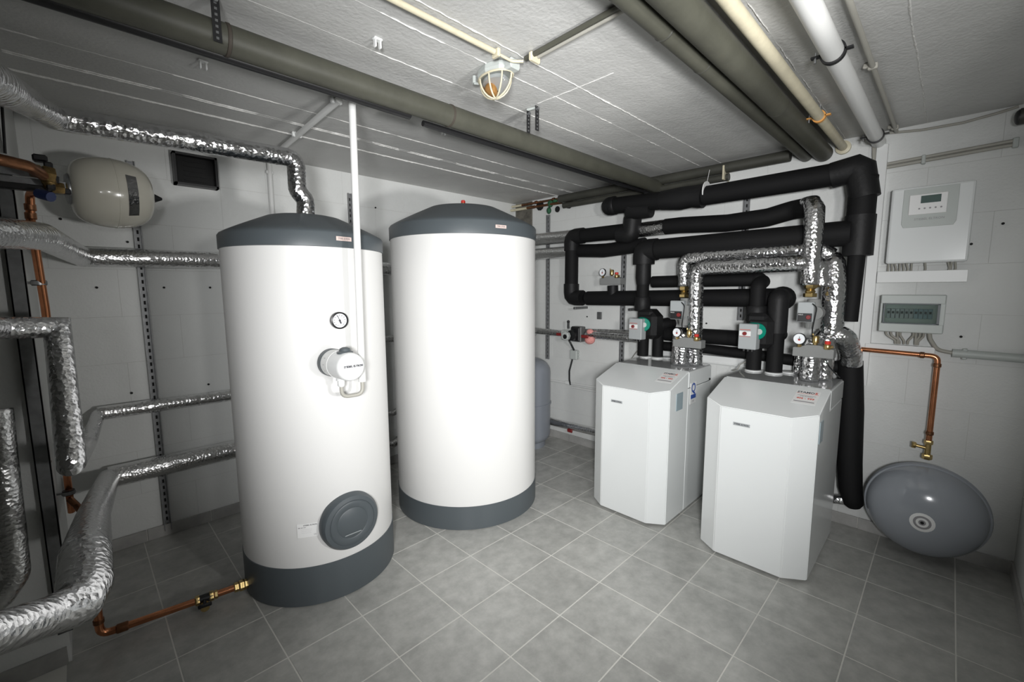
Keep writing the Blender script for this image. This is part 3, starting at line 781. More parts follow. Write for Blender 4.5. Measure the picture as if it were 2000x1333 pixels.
# hanger straps
def strap(label, x, y0_, z0_, z1_, wide=.018):
    t = thing('hanger_strap', label, 'strap', (x, y0_, z1_), 'black perforated straps on the ceiling')
    obj('band', box((x, y0_, (z0_ + z1_) / 2), (wide, .002, z1_ - z0_), 0), M_black, t, smooth=False)
    h = None; z = z0_ + .01
    while z < z1_ - .008:
        b = box((x, y0_ - .0012, z), (.007, .001, .007)); h = b if h is None else join(h, b); z += .016
    obj('perforations', h, M_zincd, t, smooth=False)
    obj('bolt', disc(at((x, y0_, z1_ - .012), (0, -1, 0)), .007, .010, 8), M_zinc, t)
q = (-1.6267, -1.7418, 2.1650)
strap('black perforated strap hanging from the ceiling, right one of the pair', -1.5909734948448404, -1.7189150514052185, 2.145, H - .001, .024)
strap('black perforated strap hanging from the ceiling, left one of the pair', -1.598645572886897, -1.671423689197169, 2.145, H - .012, .022)
tag(obj('ceiling_bracket', tube([(-1.5909734948448404, -1.7189150514052185, H - .006), (-1.602067325089217, -1.6680876185237101, H - .006)], .006, 8), M_lgrey, loc=(-1.5935, -1.6926, 2.2538)), 'short pale rod at the ceiling joining the two black straps', 'bracket')
strap('black perforated strap at the top picture edge holding the long pipe', -2.8170661122836864, yy - .046, 2.13, H - .001, .022)

# ---- ceiling pipes on the right running to the right wall
def cpipe(label, a, r, m, z, clamps=(), end=-.02, rx=-4.7, group='pipes under the ceiling on the right', extra=None):
    t = thing('ceiling_pipe', label, 'pipe', (-1.5, a, z), group)
    obj('pipe', tube([(rx, a, z), (end, a, z)], r, 24), m, t)
    return t
yq1, yq2, yq3, yq4, yq5 = -2.4593741703720555, -2.5457126015133698, -2.6357079099192102, -2.792712982661453, -2.8608387972861387
t = cpipe('thinner olive wrapped ceiling pipe, leftmost of the group on the right', yq1, .033, M_olive, 2.195)
for x_ in (-1.8454928663277066, -1.5594039824069512): obj('joint_ring', lathe([(.033, -.005), (.035, 0), (.033, .005)], at((x_, yq1, 2.195), (1, 0, 0)), 24), M_olived, t)
cpipe('slim dark pipe squeezed between the two olive ceiling pipes', yq1 - .043, .014, M_olived, 2.225)
t = cpipe('thickest olive wrapped ceiling pipe in the group on the right', yq2, .045, M_olive, 2.19)
for x_ in (-0.9829255042762375, ): obj('joint_ring', lathe([(.045, -.005), (.047, 0), (.045, .005)], at((x_, yq2, 2.19), (1, 0, 0)), 24), M_olived, t)
cpipe('cream painted steel pipe under the ceiling on the right', yq3, .021, M_cream, 2.205)
cpipe('white plastic drain pipe under the ceiling with black clamps', yq4, .031, M_whitep, 2.195)
cpipe('thin grey conduit under the ceiling, rightmost of the group', yq5, .009, M_cable, 2.235)
def ring_clamp(label, x, y, z, r, m, up=H):
    t = thing('pipe_clamp', label, 'clamp', (x, y, z), 'clamps on the ceiling pipes')
    obj('band', lathe([(r, -.009), (r + .005, -.009), (r + .005, .009), (r, .009)], at((x, y, z), (1, 0, 0)), 28), m, t)
    obj('ear', join(box((x, y + r + .015, z - .0), (.018, .03, .006)), box((x, y - r - .012, z), (.018, .022, .006))), m, t, smooth=False)
    obj('screw', tube([(x, y + r + .018, z - .018), (x, y + r + .018, z + .016)], .004, 8), M_zinc, t)
    obj('stud', tube([(x, y, z + r), (x, y, up)], .005, 8), M_zinc, t)
ring_clamp('black clamp on the white drain pipe near the top picture edge', -1.314243496562405, yq4, 2.195, .032, M_black)
ring_clamp('black clamp on the white drain pipe beside the right wall', -0.17383005277291685, yq4, 2.195, .032, M_black)
ring_clamp('rusty clamp on the cream ceiling pipe near the right wall', -0.6552995446492429, yq3, 2.205, .022, M_amber)
obj('wall_collar', lathe([(.022, 0), (.036, .004), (.036, .024), (.022, .026)], at((-.03, yq3, 2.205), (1, 0, 0)), 24), M_cream, bpy.data.objects['ceiling_pipe.005'] if 'ceiling_pipe.005' in bpy.data.objects else None)
for x_, lb in ((-0.9916725492350826, 'small grey clip midway along the thin ceiling conduit at the right'), (-0.09977597340146183, 'small grey clip on the thin ceiling conduit close to the right wall')):
    tag(obj('conduit_clip', join(box((x_, yq5, 2.236), (.016, .030, .022), .003), box((x_, yq5 + .02, 2.244), (.014, .02, .018), .003)), M_cable, loc=(x_, yq5, H)), lb, 'clip', 'clips on the thin ceiling conduit')

# ---- conduits to the lamp
c = thing('conduit', 'cream conduit under the ceiling leading from the top edge to the lamp', 'conduit', (-2.2127, -1.9424, 2.2350), 'ceiling conduits at the lamp')
a = Vector((-2.0686, -1.9454, 2.2350)); b0 = Vector((-2.4861, -1.9281, 2.2350))
obj('pipe', tube([(a.x + (b0.x - a.x) * 3, a.y, 2.237), (a.x, a.y, 2.237)], .0095, 14), M_cream, c)
obj('cable', tube([(a.x, a.y, 2.237), (-1.9906, -1.9555, 2.2280), (-1.9618, -1.9837, 2.2280)], .005, 10, .03), M_cream, c)
obj('clip', join(box((a.x + .01, a.y, 2.235), (.014, .034, .028), .003)), M_cream, c, smooth=False)
x2 = -1.9384198383577114; y2 = -1.9820238814697888
c = thing('conduit', 'pair of grey conduits crossing the ceiling from the lamp to the right', 'conduit', (x2, y2 - .4, 2.24), 'ceiling conduits at the lamp')
for dx in (-.010, .010):
    obj('pipe', tube([(x2 + dx, y2 + (0 if dx < 0 else -.02), 2.242), (-1.95649402159499 + dx, -2.431176117680159, 2.242), (-1.95649402159499 + dx, -4.7, 2.242)], .0088, 12), M_olive if dx < 0 else M_cable, c)
obj('clip', box((x2, y2 - .035, 2.236), (.05, .016, .030), .004), M_cream, c, smooth=False)
# ---- caged lamp
lc = Vector((-1.9634, -1.8393, 2.1950))
t = thing('bulkhead_lamp', 'oval caged glass lamp on the ceiling with amber inside', 'lamp', (lc.x, lc.y, H))
U = Matrix.Translation((lc.x, lc.y, 0))
obj('base', join(lathe([(.052, H - .001), (.055, H - .02), (.052, H - .034), (.046, H - .036)], U @ Matrix.Diagonal((1, 1.55, 1, 1)), 8), box((lc.x, lc.y - .09, H - .02), (.05, .04, .036), .006)), M_lgrey, t, smooth=False)
obj('lug', join(tube([(lc.x - .02, lc.y + .10, H - .004), (lc.x - .02, lc.y + .10, H - .03)], .009, 10), tube([(lc.x - .02, lc.y + .10, H - .03), (lc.x, lc.y + .07, H - .035)], .005, 8)), M_lgrey, t)
def dome(sx, sy, sz, zc, n=10, seg=28):
    pr = []
    for i in range(n + 1):
        a = PI / 2 * i / n; pr.append((math.cos(a), -math.sin(a)))
    pr[-1] = (0, -1)
    return lathe(pr, Matrix.Translation((lc.x, lc.y, zc)) @ Matrix.Diagonal((sx, sy, sz, 1)), seg, cap=False)
obj('glass_dome', dome(.044, .070, .066, H - .036), M_glass, t)
obj('reflector', lathe([(.030, H - .037), (.034, H - .050), (.020, H - .052), (0, H - .053)], U @ Matrix.Diagonal((1, 1.3, 1, 1)), 20), M_dial, t)
obj('bulb', join(sph((lc.x, lc.y + .018, H - .068), .019, (1, 1.25, 1)), tube([(lc.x, lc.y + .045, H - .06), (lc.x, lc.y + .06, H - .056)], .010, 10)), M_amber, t, label='amber bulb')
cg = None
for k in range(4):
    an = PI * k / 4 + .2; pts = []
    for i in range(13):
        a = PI * i / 12; pts.append((lc.x + math.cos(a) * .050 * math.cos(an), lc.y + math.cos(a) * .078 * math.sin(an), H - .034 - math.sin(a) * .076))
    obj('cage_wire', tube(pts, .0032, 8), M_cream, t)
obj('cage_ring', tube([(lc.x + .051 * math.cos(2 * PI * i / 24), lc.y + .080 * math.sin(2 * PI * i / 24), H - .036) for i in range(25)], .004, 8), M_cream, t)

# ---- grey pipes along the top of the right wall
t = thing('wall_pipe', 'pair of grey wrapped pipes along the top of the right wall', 'pipe', (-0.0700, -1.7910, 2.2223))
pp = [(-0.0700, -0.9254, 2.1850), (-0.0700, -2.3889, 2.1850)]
obj('upper_pipe', tube([(-.06, -.62, 2.205), (-.06, -2.386465487105783, 2.205)], .034, 20), M_olived, t)
obj('lower_pipe', tube([(-.055, -.66, 2.145), (-.055, -2.0386542425496605, 2.145)], .024, 20), M_olived, t)
obj('bracket', join(*[box((-.05, y_, 2.17), (.10, .012, .09), .002) for y_ in (-2.0155480052211034,)]), M_cream, t, smooth=False)
# old copper lines in the corner
t = thing('copper_pipe', 'two old tarnished copper lines with green patina in the top corner', 'pipe', (-.05, -.3, 2.2), 'copper pipes')
obj('line', tube([(-.04, -.01, 2.222), (-.045, -.60, 2.215)], .010, 12), M_cud, t)
obj('line', tube([(-.055, -.01, 2.185), (-.055, -.64, 2.175)], .011, 12), M_cud, t)
obj('painted_stub', tube([(-.055, -.005, 2.185), (-.055, -.22, 2.181)], .0125, 12), M_cream, t)
obj('painted_stub', tube([(-.04, -.005, 2.222), (-.04, -.14, 2.221)], .0115, 12), M_cream, t)
for y_, z_ in ((-.33, 2.22), (-.30, 2.182), (-.54, 2.218)): obj('soldered_joint', lathe([(.012, -.014), (.0145, -.01), (.0145, .01), (.012, .014)], at((-.048, y_, z_), (0, 1, 0)), 12), M_cud, t)
obj('corroded_valve', join(sph((-.045, -.50, 2.185), .03, (.8, 1, 1.1), 12), sph((-.03, -.47, 2.13), .026, (.8, .9, 1.2), 12), sph((-.05, -.56, 2.20), .02, (1, 1.3, .8), 10)), M_greenv, t, label='green corroded valve')

# ---- cables high on the right wall
t = tag(obj('cable', tube([(-.012, -2.7832989690400955, 2.243653028940047), (-0.0120, -2.9590, 2.2212), (-0.0120, -3.1066, 2.2182), (-0.0120, -3.2156, 2.2316), (-0.0120, -3.2862, 2.2438)], .0065, 10, .1), M_cable, loc=(-.012, -2.8, 2.2)), 'thin sagging cable along the ceiling edge of the right wall', 'cable')
c = thing('conduit', 'pair of grey conduits sloping up the right wall above the control box', 'conduit', (-0.0150, -3.0645, 2.0745))
for dz in (.009, -.009):
    a, b = Vector((-0.0140, -2.7996, 2.0663)), Vector((-0.0140, -3.2999, 2.0844))
    obj('pipe', tube([a + Vector((0, 0, dz)), b + Vector((0, 0, dz))], .0085, 12), M_cable, c)
obj('clip', box((-0.0140, -2.9785, 2.0701), (.03, .016, .044), .003), M_lgrey, c, smooth=False)
obj('clip', box((-0.0140, -3.2907, 2.0819), (.03, .02, .044), .003), M_lgrey, c, smooth=False)
for k in range(4):
    a = Vector((-0.0200, -2.7679, 2.1841)) + Vector((0, -.004 * k, 0)); b = Vector((-0.0100, -2.7856, 2.0752)) + Vector((0, -.010 * k + .008, 0))
    tag(obj('cable', tube([a, a.lerp(b, .5) + Vector((-.01, .004 * k, 0)), b], .004, 8, .03), M_cable, loc=a), '%s from the left of the grey cables dropping from the white pipe end' % ['first', 'second', 'third', 'fourth'][k], 'cable', 'short cables at the white pipe end')
t = thing('wall_pipe', 'dark pipe end poking out at the top right corner', 'pipe', (-0.1200, -3.2850, 2.1712))
obj('pipe', tube([(-0.1000, -3.2890, 2.1753), (-.10, -3.455, 2.1752875904148024)], .035, 20), M_olived, t)
obj('cap', sph((-0.1000, -3.2877, 2.1735), .033, (1, .5, 1)), M_black, t)

# ---------------------------------------------------------------- black foam pipework on the right wall
XB1 = -.20
q0 = [(-0.2000, -1.2295, 2.0462), (-0.2000, -1.7847, 2.0229), (-0.2000, -1.9390, 2.0168), (-0.2000, -2.6911, 2.0265)], 0.0607
B1p, B1r = q0
t = foam_run('foam_pipe', 'topmost black foam pipe sloping up to the corner block', 'pipe', [B1p[0], B1p[1]], B1r, group='black foam insulated pipes')
obj('sleeve', tube([B1p[2], B1p[3], (-0.2000, -2.7557, 2.0249)], B1r, 20), M_foam, t)
obj('bulge_sleeve', tube([Vector(B1p[1]).lerp(Vector(B1p[0]), .25), B1p[1], (-0.2000, -1.8614, 2.0250), B1p[2]], 0, 20, rr=[B1r * 1.04, B1r * 1.24, B1r * 1.16, B1r * 1.26]), M_foamw, t)
ball(t, (-0.2000, -1.2295, 2.0462), B1r * 1.12)
collar(t, (-0.2000, -1.2566, 2.0464), (0, 1, -.05), B1r * 1.14, .05, 'elbow')
obj('saddle_tee', tube([(-0.2000, -1.4052, 2.0265), (-0.2000, -1.4151, 1.9773), (-0.2000, -1.5698, 1.9760)], B1r * .9, 14), M_foamw, t)
tp = (-0.2000, -1.9544, 2.0403)
tag(obj('cable_tie', join(lathe([(B1r + .004, -.003), (B1r + .006, -.003), (B1r + .006, .003), (B1r + .004, .003)], at(tp, (0, 1, .02)), 20), tube([Vector(tp) + Vector((0, 0, B1r)), (-0.1900, -1.9636, 2.1784)], .0013, 6)), M_platew, loc=tp), 'pale cable tie hanging round the topmost black pipe', 'cable tie')
# corner block and descending leg
t = thing('foam_pipe', 'wide black foam leg coming down from the corner block', 'pipe', (-0.2000, -2.7629, 1.7710), 'black foam insulated pipes')
yl = -2.760290383406582; yb_ = -2.7633297211012664
blk = prism([(-.06, .085), (.03, .13), (.10, .075), (.085, -.06), (.03, -.11), (-.07, -.10)], -.065, .065, at((-0.2000, -2.7549, 1.9760), (-1, 0, 0)), .008)
z_a, z_b = 1.9916527029100821, 1.5844529362965414
ym = -2.7632174405516228
obj('corner_elbow', tube([(-.20, ym + .14, z_a + .03), (-.20, ym + .02, z_a + .05), (-.20, ym - .01, z_a - .11)], .068, 20, .02, 1), M_foamw, t, label='bulky mitred corner piece')
obj('sleeve', tube([(-.20, ym, z_a), (-.20, ym, z_b + .06)], .062, 22), M_foam, t)
obj('tee', tube([(-.20, ym, 1.794367419923666), (-.20, ym, z_b)], .068, 18), M_foamw, t)
obj('lower_sleeve', tube([(-.20, ym + .002, z_b + .02), (-.20, ym + .004, 1.422046407827521), (-.20, ym + .006, 1.2339306657070737)], 0, 20, rr=[.040, .037, .035]), M_foam, t)
# B4 thick run
pB4, rB4 = [(-0.2700, -1.5614, 1.6883), (-0.2700, -2.5760, 1.7051)], 0.0678
yv = -1.5549754375141538
t = foam_run('foam_pipe', 'thick black foam pipe crossing above both heat pumps', 'pipe', [pB4[0], (-.22, ym + .03, pB4[1][2] + .0)], rB4 * 1.0, group='black foam insulated pipes')
obj('end_elbow', tube([Vector(pB4[0]) + Vector((0, -.10, 0)), Vector(pB4[0]), Vector(pB4[0]) + Vector((0, 0, -.10))], rB4 * 1.12, 18, rB4 * .6, 3), M_foamw, t)
vx, vy = -.27, pB4[0][1]
z1_, z2_, z3_ = 1.594646100366905, 1.2958363690730548, .91
obj('drop_sleeve', tube([(vx, vy, z1_ + .05), (vx, vy, z2_)], .043, 20), M_foam, t)
obj('drop_collar', tube([(vx, vy, z1_ + .02), (vx, vy, z1_ - .10), (vx, vy, z1_ - .15)], 0, 20, rr=[.052, .054, .046]), M_foamw, t)
collar(t, (vx, vy, z2_ + .01), (0, 0, 1), .056, .10)
# circulator pumps with green motors
def circulator(label, p, bw, bh, pipe_r, ztop, zbot, pump_x, pump_y, group='circulators with green motors'):
    p = Vector(p)   # centre of the control box front
    t = thing('circulator_pump', label, 'pump', p, group)
    obj('insulation_shell', join(box((p.x + .15, p.y - .035, p.z + .02), (.15, .15, .19), .03), box((p.x + .15, p.y - .02, p.z + .10), (.13, .12, .07), .02)), M_foamw, t, smooth=False, label='black insulating shell')
    obj('motor', lathe([(.050, -.03), (.050, .03), (.044, .04), (.0, .042)], at((p.x + .062, p.y - .022, p.z + .03), (-.75, -.65, 0)), 28), M_green, t, label='green motor housing')
    obj('arrow_plate', disc(at((p.x + .031, p.y - .049, p.z + .03), (-.75, -.65, 0)), .017, .012, 20), M_lgrey, t)
    bx = at(p, (-1, .08, 0))
    obj('control_box', lbox(bx, (0, 0, -.03), (bw, bh, .06), .004), M_grey, t, smooth=False)
    obj('label_panel', lbox(bx, (-bw * .12, bh * .12, .0012), (bw * .64, bh * .18, .002)), M_platew, t, smooth=False)
    obj('knob', disc(at(p + Vector((-.003, bw * .12, bh * .12)), (-1, .08, 0)), .011, .010, 18, .002), M_redd, t, label='red knob')
    obj('print_line', join(lbox(bx, (-bw * .12, bh * .27, .001), (bw * .6, .003, .001)), lbox(bx, (-bw * .12, -bh * .0, .001), (bw * .6, .002, .001))), M_inkr, t, smooth=False)
    obj('cable_glands', join(*[tube([(p.x + .03, p.y + k * .022, p.z - bh / 2), (p.x + .03, p.y + k * .022, p.z - bh / 2 - .014)], .008, 10) for k in (-1, 0, 1)]), M_black, t)
    return t
bxL = Vector((-0.4200, -1.5907, 1.1363))
circulator('circulator with green motor on the black pipe above the left heat pump', bxL, 0.1002 * 1.02, 0.1467, .05, 0, 0, 0, 0)
lowL = foam_run('foam_pipe', 'left one of two short black pipes entering the left heat pump', 'pipe', [(vx + .03, vy, z2_ - .05), (vx + .04, yv, .925)], .040, group='black foam insulated pipes')
# second vertical with elbow towards the wall
q1 = [(-0.1675, -1.6390, 0.9100), (-0.1675, -1.6390, 1.1147)]
t = foam_run('foam_pipe', 'right one of two short black pipes entering the left heat pump', 'pipe', [(q1[0][0], q1[0][1], .918), (q1[0][0], q1[1][1], q1[1][2] + .035), (-.06, q1[1][1] - .06, q1[1][2] + .05)], .039, elbows=(1,), group='black foam insulated pipes')
def pipe_ring(x, y, z, r):
    o = obj('pipe_collar', lathe([(r * .9, 0), (r, .002), (r, .008), (r * .9, .010)], at((x, y, z)), 28), M_white); o['label'] = ''
    return o
rings = []
# B2 loop on the left
pB2, rB2 = [(-0.1600, -1.4130, 1.8553), (-0.1600, -0.8509, 1.8510), (-0.1600, -0.8202, 1.3368), (-0.1600, -1.0161, 1.3390), (-0.1600, -1.2591, 1.3417)], 0.0562
zt2 = (pB2[0][2] + pB2[1][2]) / 2
yB2 = (pB2[1][1] + pB2[2][1]) / 2; zb2 = 1.3413350185362383
foam_run('foam_pipe', 'black foam pipe loop turning down beside the plain tank', 'pipe', [(-.16, pB2[0][1], zt2), (-.16, yB2, zt2), (-.16, yB2, zb2), (-.16, yB2 - .12, zb2)], rB2, elbows=(1, 2), group='black foam insulated pipes')
t = foam_run('foam_pipe', 'short black riser joining the topmost pipe to the loop', 'pipe', [(-0.1800, -1.4032, 1.9923), (-0.1600, -1.3888, 1.8086)], 0.1031 / 2, group='black foam insulated pipes')
obj('tee', tube([(-0.1600, -1.2914, 1.8363), (-0.1600, -1.3884, 1.8199), (-0.1600, -1.4017, 1.9464)], rB2 * 1.2, 18, .03, 3), M_foamw, t)
# B3 stub
foam_run('foam_pipe', 'black foam pipe stub between the loop and the thick pipe', 'pipe', [(-0.1200, -0.8814, 1.7372), (-0.1200, -1.1296, 1.7212), (-0.1200, -1.4870, 1.7433)], 0.1072 / 2, group='black foam insulated pipes', bend=.1)
# foil pipes on right wall behind
foil_run('foil_pipe', 'upper foil pipe on the right wall beside the plain tank', [(-.09, -.10, 1.8753439978486905), (-0.0900, -0.7426, 1.8702), (-0.0900, -1.2021, 1.8542), (-0.1100, -1.7068, 1.8597)], .054, bend=0, m=M_foils)
# B5 flexible with foil end
p5 = [(-0.1300, -1.6479, 1.8567), (-0.1300, -1.7605, 1.8558), (-0.1300, -2.0672, 1.8368), (-0.1300, -2.3047, 1.8449), (-0.1300, -2.4634, 1.8790)], 0.0551
foam_run('foam_pipe', 'curving black foam hose ending at the tall foil pipe', 'pipe', p5[0] + [(-0.2400, -2.5611, 1.8500)], p5[1], group='black foam insulated pipes', bend=.12)
q7 = [(-0.2052, -2.5975, 0.9100), (-0.2052, -2.5975, 1.4347), (-0.2052, -2.5975, 1.7613), (-0.2052, -2.5975, 1.8496)]
X7 = -2.5908496902994607
foil_run('foil_pipe', 'tall bright foil pipe above the right heat pump', [(-0.2400, -2.5154, 1.8893), (-0.3000, -2.5618, 1.8696), (-0.3300, -2.5815, 1.8311), (-0.3400, -2.5863, 1.7493), (-0.3400, -2.5880, 1.4315)], 0, rr=[.030, .044, .048, .047, .043], cr=.022)
# brass union + circulator small
def union(label, p, r=.026, k=1.0):
    p = Vector(p); t = thing('brass_union', label, 'fitting', p, 'brass unions above the heat pumps')
    obj('upper_nut', hexa(at(p), r * 1.15, .028, -.004), M_brass, t)
    obj('body', lathe([(r * .8, -.03), (r * .95, -.02), (r * .7, -.012), (r * .95, -.004)], at(p), 20), M_brass, t)
    obj('lower_nut', hexa(at(p + Vector((0, 0, -.052))), r * 1.2, .022), M_brass, t)
    return t
def small_pump(label, p, group='circulators with small grey control boxes', tail=.15):
    p = Vector(p); t = thing('circulator_pump', label, 'pump', p, group)
    bx = at(p, (-1, -.05, 0))
    obj('control_box', lbox(bx, (0, 0, -.035), (.088, .120, .07), .005), M_grey, t, smooth=False)
    obj('face_panel', lbox(bx, (-.002, -.032, .001), (.076, .050, .003), .001), M_black, t, smooth=False, label='black face panel')
    obj('knob', disc(bx @ Matrix.Translation((.018, -.030, .001)), .013, .010, 18, .002), M_redd, t, label='red knob')
    text('lettering', 'WILO', bx @ Matrix.Translation((-.024, -.016, .003)), .010, M_platew, t)
    obj('pump_body', join(lathe([(.04, -.10), (.045, -.05), (.045, .03), (.036, .06), (.036, .075)], at((p.x + .085, p.y - .025, p.z)), 24), lathe([(.038, 0), (.038, .07)], at((p.x + .02, p.y - .05, p.z - .005), (1, 0, 0)), 24)), M_castg, t)
    obj('power_cable', tube([(p.x - .005, p.y - .035, p.z + .05), (p.x - .02, p.y - .062, p.z + .03), (p.x - .02, p.y - .055, p.z - .03), (p.x - .01, p.y - .045, p.z - .10), (p.x + .03, p.y - .04, p.z - tail)], .0035, 8, .04), M_cabled, t)
    return t
union('brass union under the tall foil pipe above the right heat pump', (-0.3400, -2.5912, 1.4177), .027)
small_pump('small circulator with black face panel above the right heat pump', (-0.4100, -2.5899, 1.2871)).scale = (.86, .86, .9)
# B6 foil pair
pu, pl_ = (-0.3800, -1.9021, 1.6145), (-0.3800, -1.9834, 1.5560)
foil_run('foil_pipe', 'upper foil pipe crossing between the heat pumps, nearer the wall', [(-0.2900, -1.8739, 1.4288), (-0.2900, -1.8671, 1.5905), (-0.2900, -1.8936, 1.6125), (-0.2500, -2.6009, 1.6273), (-0.2300, -2.6556, 1.5891)], .043, bend=.05, cr=.022)
foil_run('foil_pipe', 'lower foil pipe turning down into the left heat pump', [(-0.3800, -1.9960, 1.0526), (-0.3800, -1.9862, 1.4921), (-0.3800, -2.0032, 1.5426), (-0.3600, -2.5444, 1.5506), (-0.2800, -2.6159, 1.5504), (-0.2700, -2.6271, 1.4230)], .045, bend=.05, cr=.022)
union('brass union under the foil elbow above the left heat pump', (-0.2900, -1.8713, 1.4085), .027)
small_pump('small circulator with black face panel above the left heat pump', (-0.4300, -1.8879, 1.2777))
# stubs into pumps
def stub(label, pts, r):
    return foil_run('foil_pipe', label, pts, r, bend=0, cr=.03)
q = [(-0.3506, -1.8980, 0.9140), (-0.3506, -1.8980, 1.1265)]
stub('left short foil pipe entering the left heat pump', [q[0], q[1]], 0.1236 / 2)
q = [(-0.3076, -1.9722, 0.9140), (-0.3076, -1.9722, 1.0267)]
stub('right short foil pipe entering the left heat pump', [q[0], q[1]], .047)
q = [(-0.2086, -2.5347, 0.9140), (-0.2086, -2.5347, 1.0384)]
stub('narrow short foil pipe entering the right heat pump', [q[0], q[1]], .024)
q = [(-0.3653, -2.6234, 0.9140), (-0.3653, -2.6234, 1.1480)]
stub('fat short foil pipe entering the right heat pump', [q[0], q[1]], .046)
q = [(-0.2793, -2.6736, 0.9140), (-0.2793, -2.6736, 1.1448)]
stub('right short foil pipe entering the right heat pump', [q[0], q[1]], .041)
# foil behind the pump group 2 and big knee to the black hose
foil_run('foil_pipe', 'wide foil pipe rising behind the right heat pump circulator', [(-0.2200, -2.6483, 1.6066), (-0.2200, -2.6563, 1.5896), (-0.2300, -2.6697, 1.5499), (-0.2400, -2.6820, 1.4226), (-0.2400, -2.6860, 1.1567)], 0, rr=[.018, .040, .053, .056, .056], cr=.03)
foil_run('foil_pipe', 'foil knee joining the black hose behind the right heat pump', [(-0.2400, -2.6364, 1.0520), (-0.2400, -2.6582, 1.1547), (-0.2400, -2.7448, 1.1608), (-0.1500, -2.7668, 1.0554), (-0.1300, -2.7687, 0.9898)], .052, bend=.05, cr=.035)
t = thing('foam_hose', 'thick black foam hose hanging beside the right heat pump', 'hose', (-0.2400, -2.8088, 0.6177))
obj('sleeve', tube([(-0.1150, -2.7633, 1.0077), (-0.1150, -2.7823, 0.7307), (-0.1150, -2.7982, 0.4332), (-0.1150, -2.8141, 0.2694), (-0.1150, -2.8341, 0.1837), (-0.1150, -2.8379, 0.1634)], 0, 24, rr=[.058, .062, .060, .056, .048, .030], step=.03), M_foam, t)
foil_run('foil_pipe', 'short shiny foil pipe low behind the right heat pump', [(-0.1100, -2.6707, 0.1651), (-0.1150, -2.8051, 0.1951)], .026, bend=0, cr=.10)
# B9 middle black pipe
p9 = [(-0.1500, -0.9988, 1.3386), (-0.1500, -2.4207, 1.3574)], 0.0551
zz9 = p9[0][0][2]; zz9b = p9[0][1][2]
t = foam_run('foam_pipe', 'thick black foam pipe in the middle running behind both circulators', 'pipe', [p9[0][0], p9[0][1]], p9[1] * 1.05, group='black foam insulated pipes')
ball(t, (-0.1500, -2.4155, 1.3542), p9[1] * 1.3, 'end_elbow')
ball(t, (-0.1500, -1.0091, 1.3387), p9[1] * .95, 'end_taper')
q = [(-0.2579, -2.4221, 0.9120), (-0.2579, -2.4221, 1.3503)]
ybr, xbr = q[0][1], q[0][0]
obj('drop_sleeve', tube([(xbr, ybr, .916), (xbr, ybr, q[1][2])], .044, 20), M_foam, t)
obj('drop_elbow', tube([(xbr, ybr, 1.1535550263162198), (xbr, ybr, q[1][2] + .01), (-.15, ybr, zz9b)], .054, 18, .02, 3), M_foamw, t)
tag(obj('hose_clamp', lathe([(.030, -.008), (.036, -.008), (.036, .008), (.030, .008)], at((-0.1600, -0.9438, 1.3339), (0, 1, 0)), 20), M_zinc, loc=(-0.1600, -0.9438, 1.3339)), 'bright steel clamp on the bottom of the black loop', 'clamp')
# B8 upper middle
p8 = [(-0.1700, -1.5842, 1.4646), (-0.1700, -2.2744, 1.4699)], 0.0415
t = foam_run('foam_pipe', 'slimmer black foam pipe just above the middle one', 'pipe', [p8[0][0], p8[0][1]], p8[1], group='black foam insulated pipes')
ball(t, (-0.1700, -2.2832, 1.4666), p8[1] * 1.15, 'end_elbow')
q = [(-0.2516, -2.3086, 0.9120), (-0.2516, -2.3086, 1.4560)]
obj('drop_sleeve', tube([(q[0][0], q[0][1], .916), (q[0][0], q[0][1], q[1][2] - .02), (-.17, q[0][1], q[1][2])], .042, 20, .04), M_foam, t)
obj('drop_collar', lathe([(.056, 0), (.060, .01), (.060, .085), (.054, .095)], at((q[0][0], q[0][1], 1.2145942988776497)), 24), M_foamw, t)
circulator('circulator with green motor on the black pipe above the right heat pump', (-0.4200, -2.3129, 1.1352), 0.1074 * .92, 0.1491, .05, 0, 0, 0, 0)
ball(t, (-0.2000, -2.4295, 1.1385), .038, 'side_stub')
# lower black pipes
foam_run('foam_pipe', 'black foam pipe behind the circulators just above the heat pump tops', 'pipe', [(-0.1200, -1.6726, 1.0871), (-0.1200, -2.1964, 1.0893)], .052, group='black foam insulated pipes', bend=0)
foam_run('foam_pipe', 'dark sagging foam hose at the wall behind the heat pumps', 'pipe', [(-0.1000, -1.6265, 0.9900), (-0.1000, -1.9642, 0.9984), (-0.1000, -2.2870, 0.9887), (-0.1000, -2.5131, 0.9745), (-0.1000, -2.7151, 0.9618)], .034, group='black foam insulated pipes', bend=.2)
# pipe saddle collars on heat pump tops
for par, L in ((hp1, ((-0.2016, -1.5671, 0.9100), (-0.1900, -1.6503, 0.9100), (-0.1416, -1.7016, 0.9100))), (hp2, ((-0.2584, -2.3107, 0.9100), (-0.2642, -2.4238, 0.9100), (-0.1817, -2.4871, 0.9100)))):
    for p in L: obj('pipe_collar', lathe([(.044, 0), (.048, .003), (.048, .008), (.042, .011)], at((p[0], p[1], .909)), 32), M_white, par, label='white collar ring')

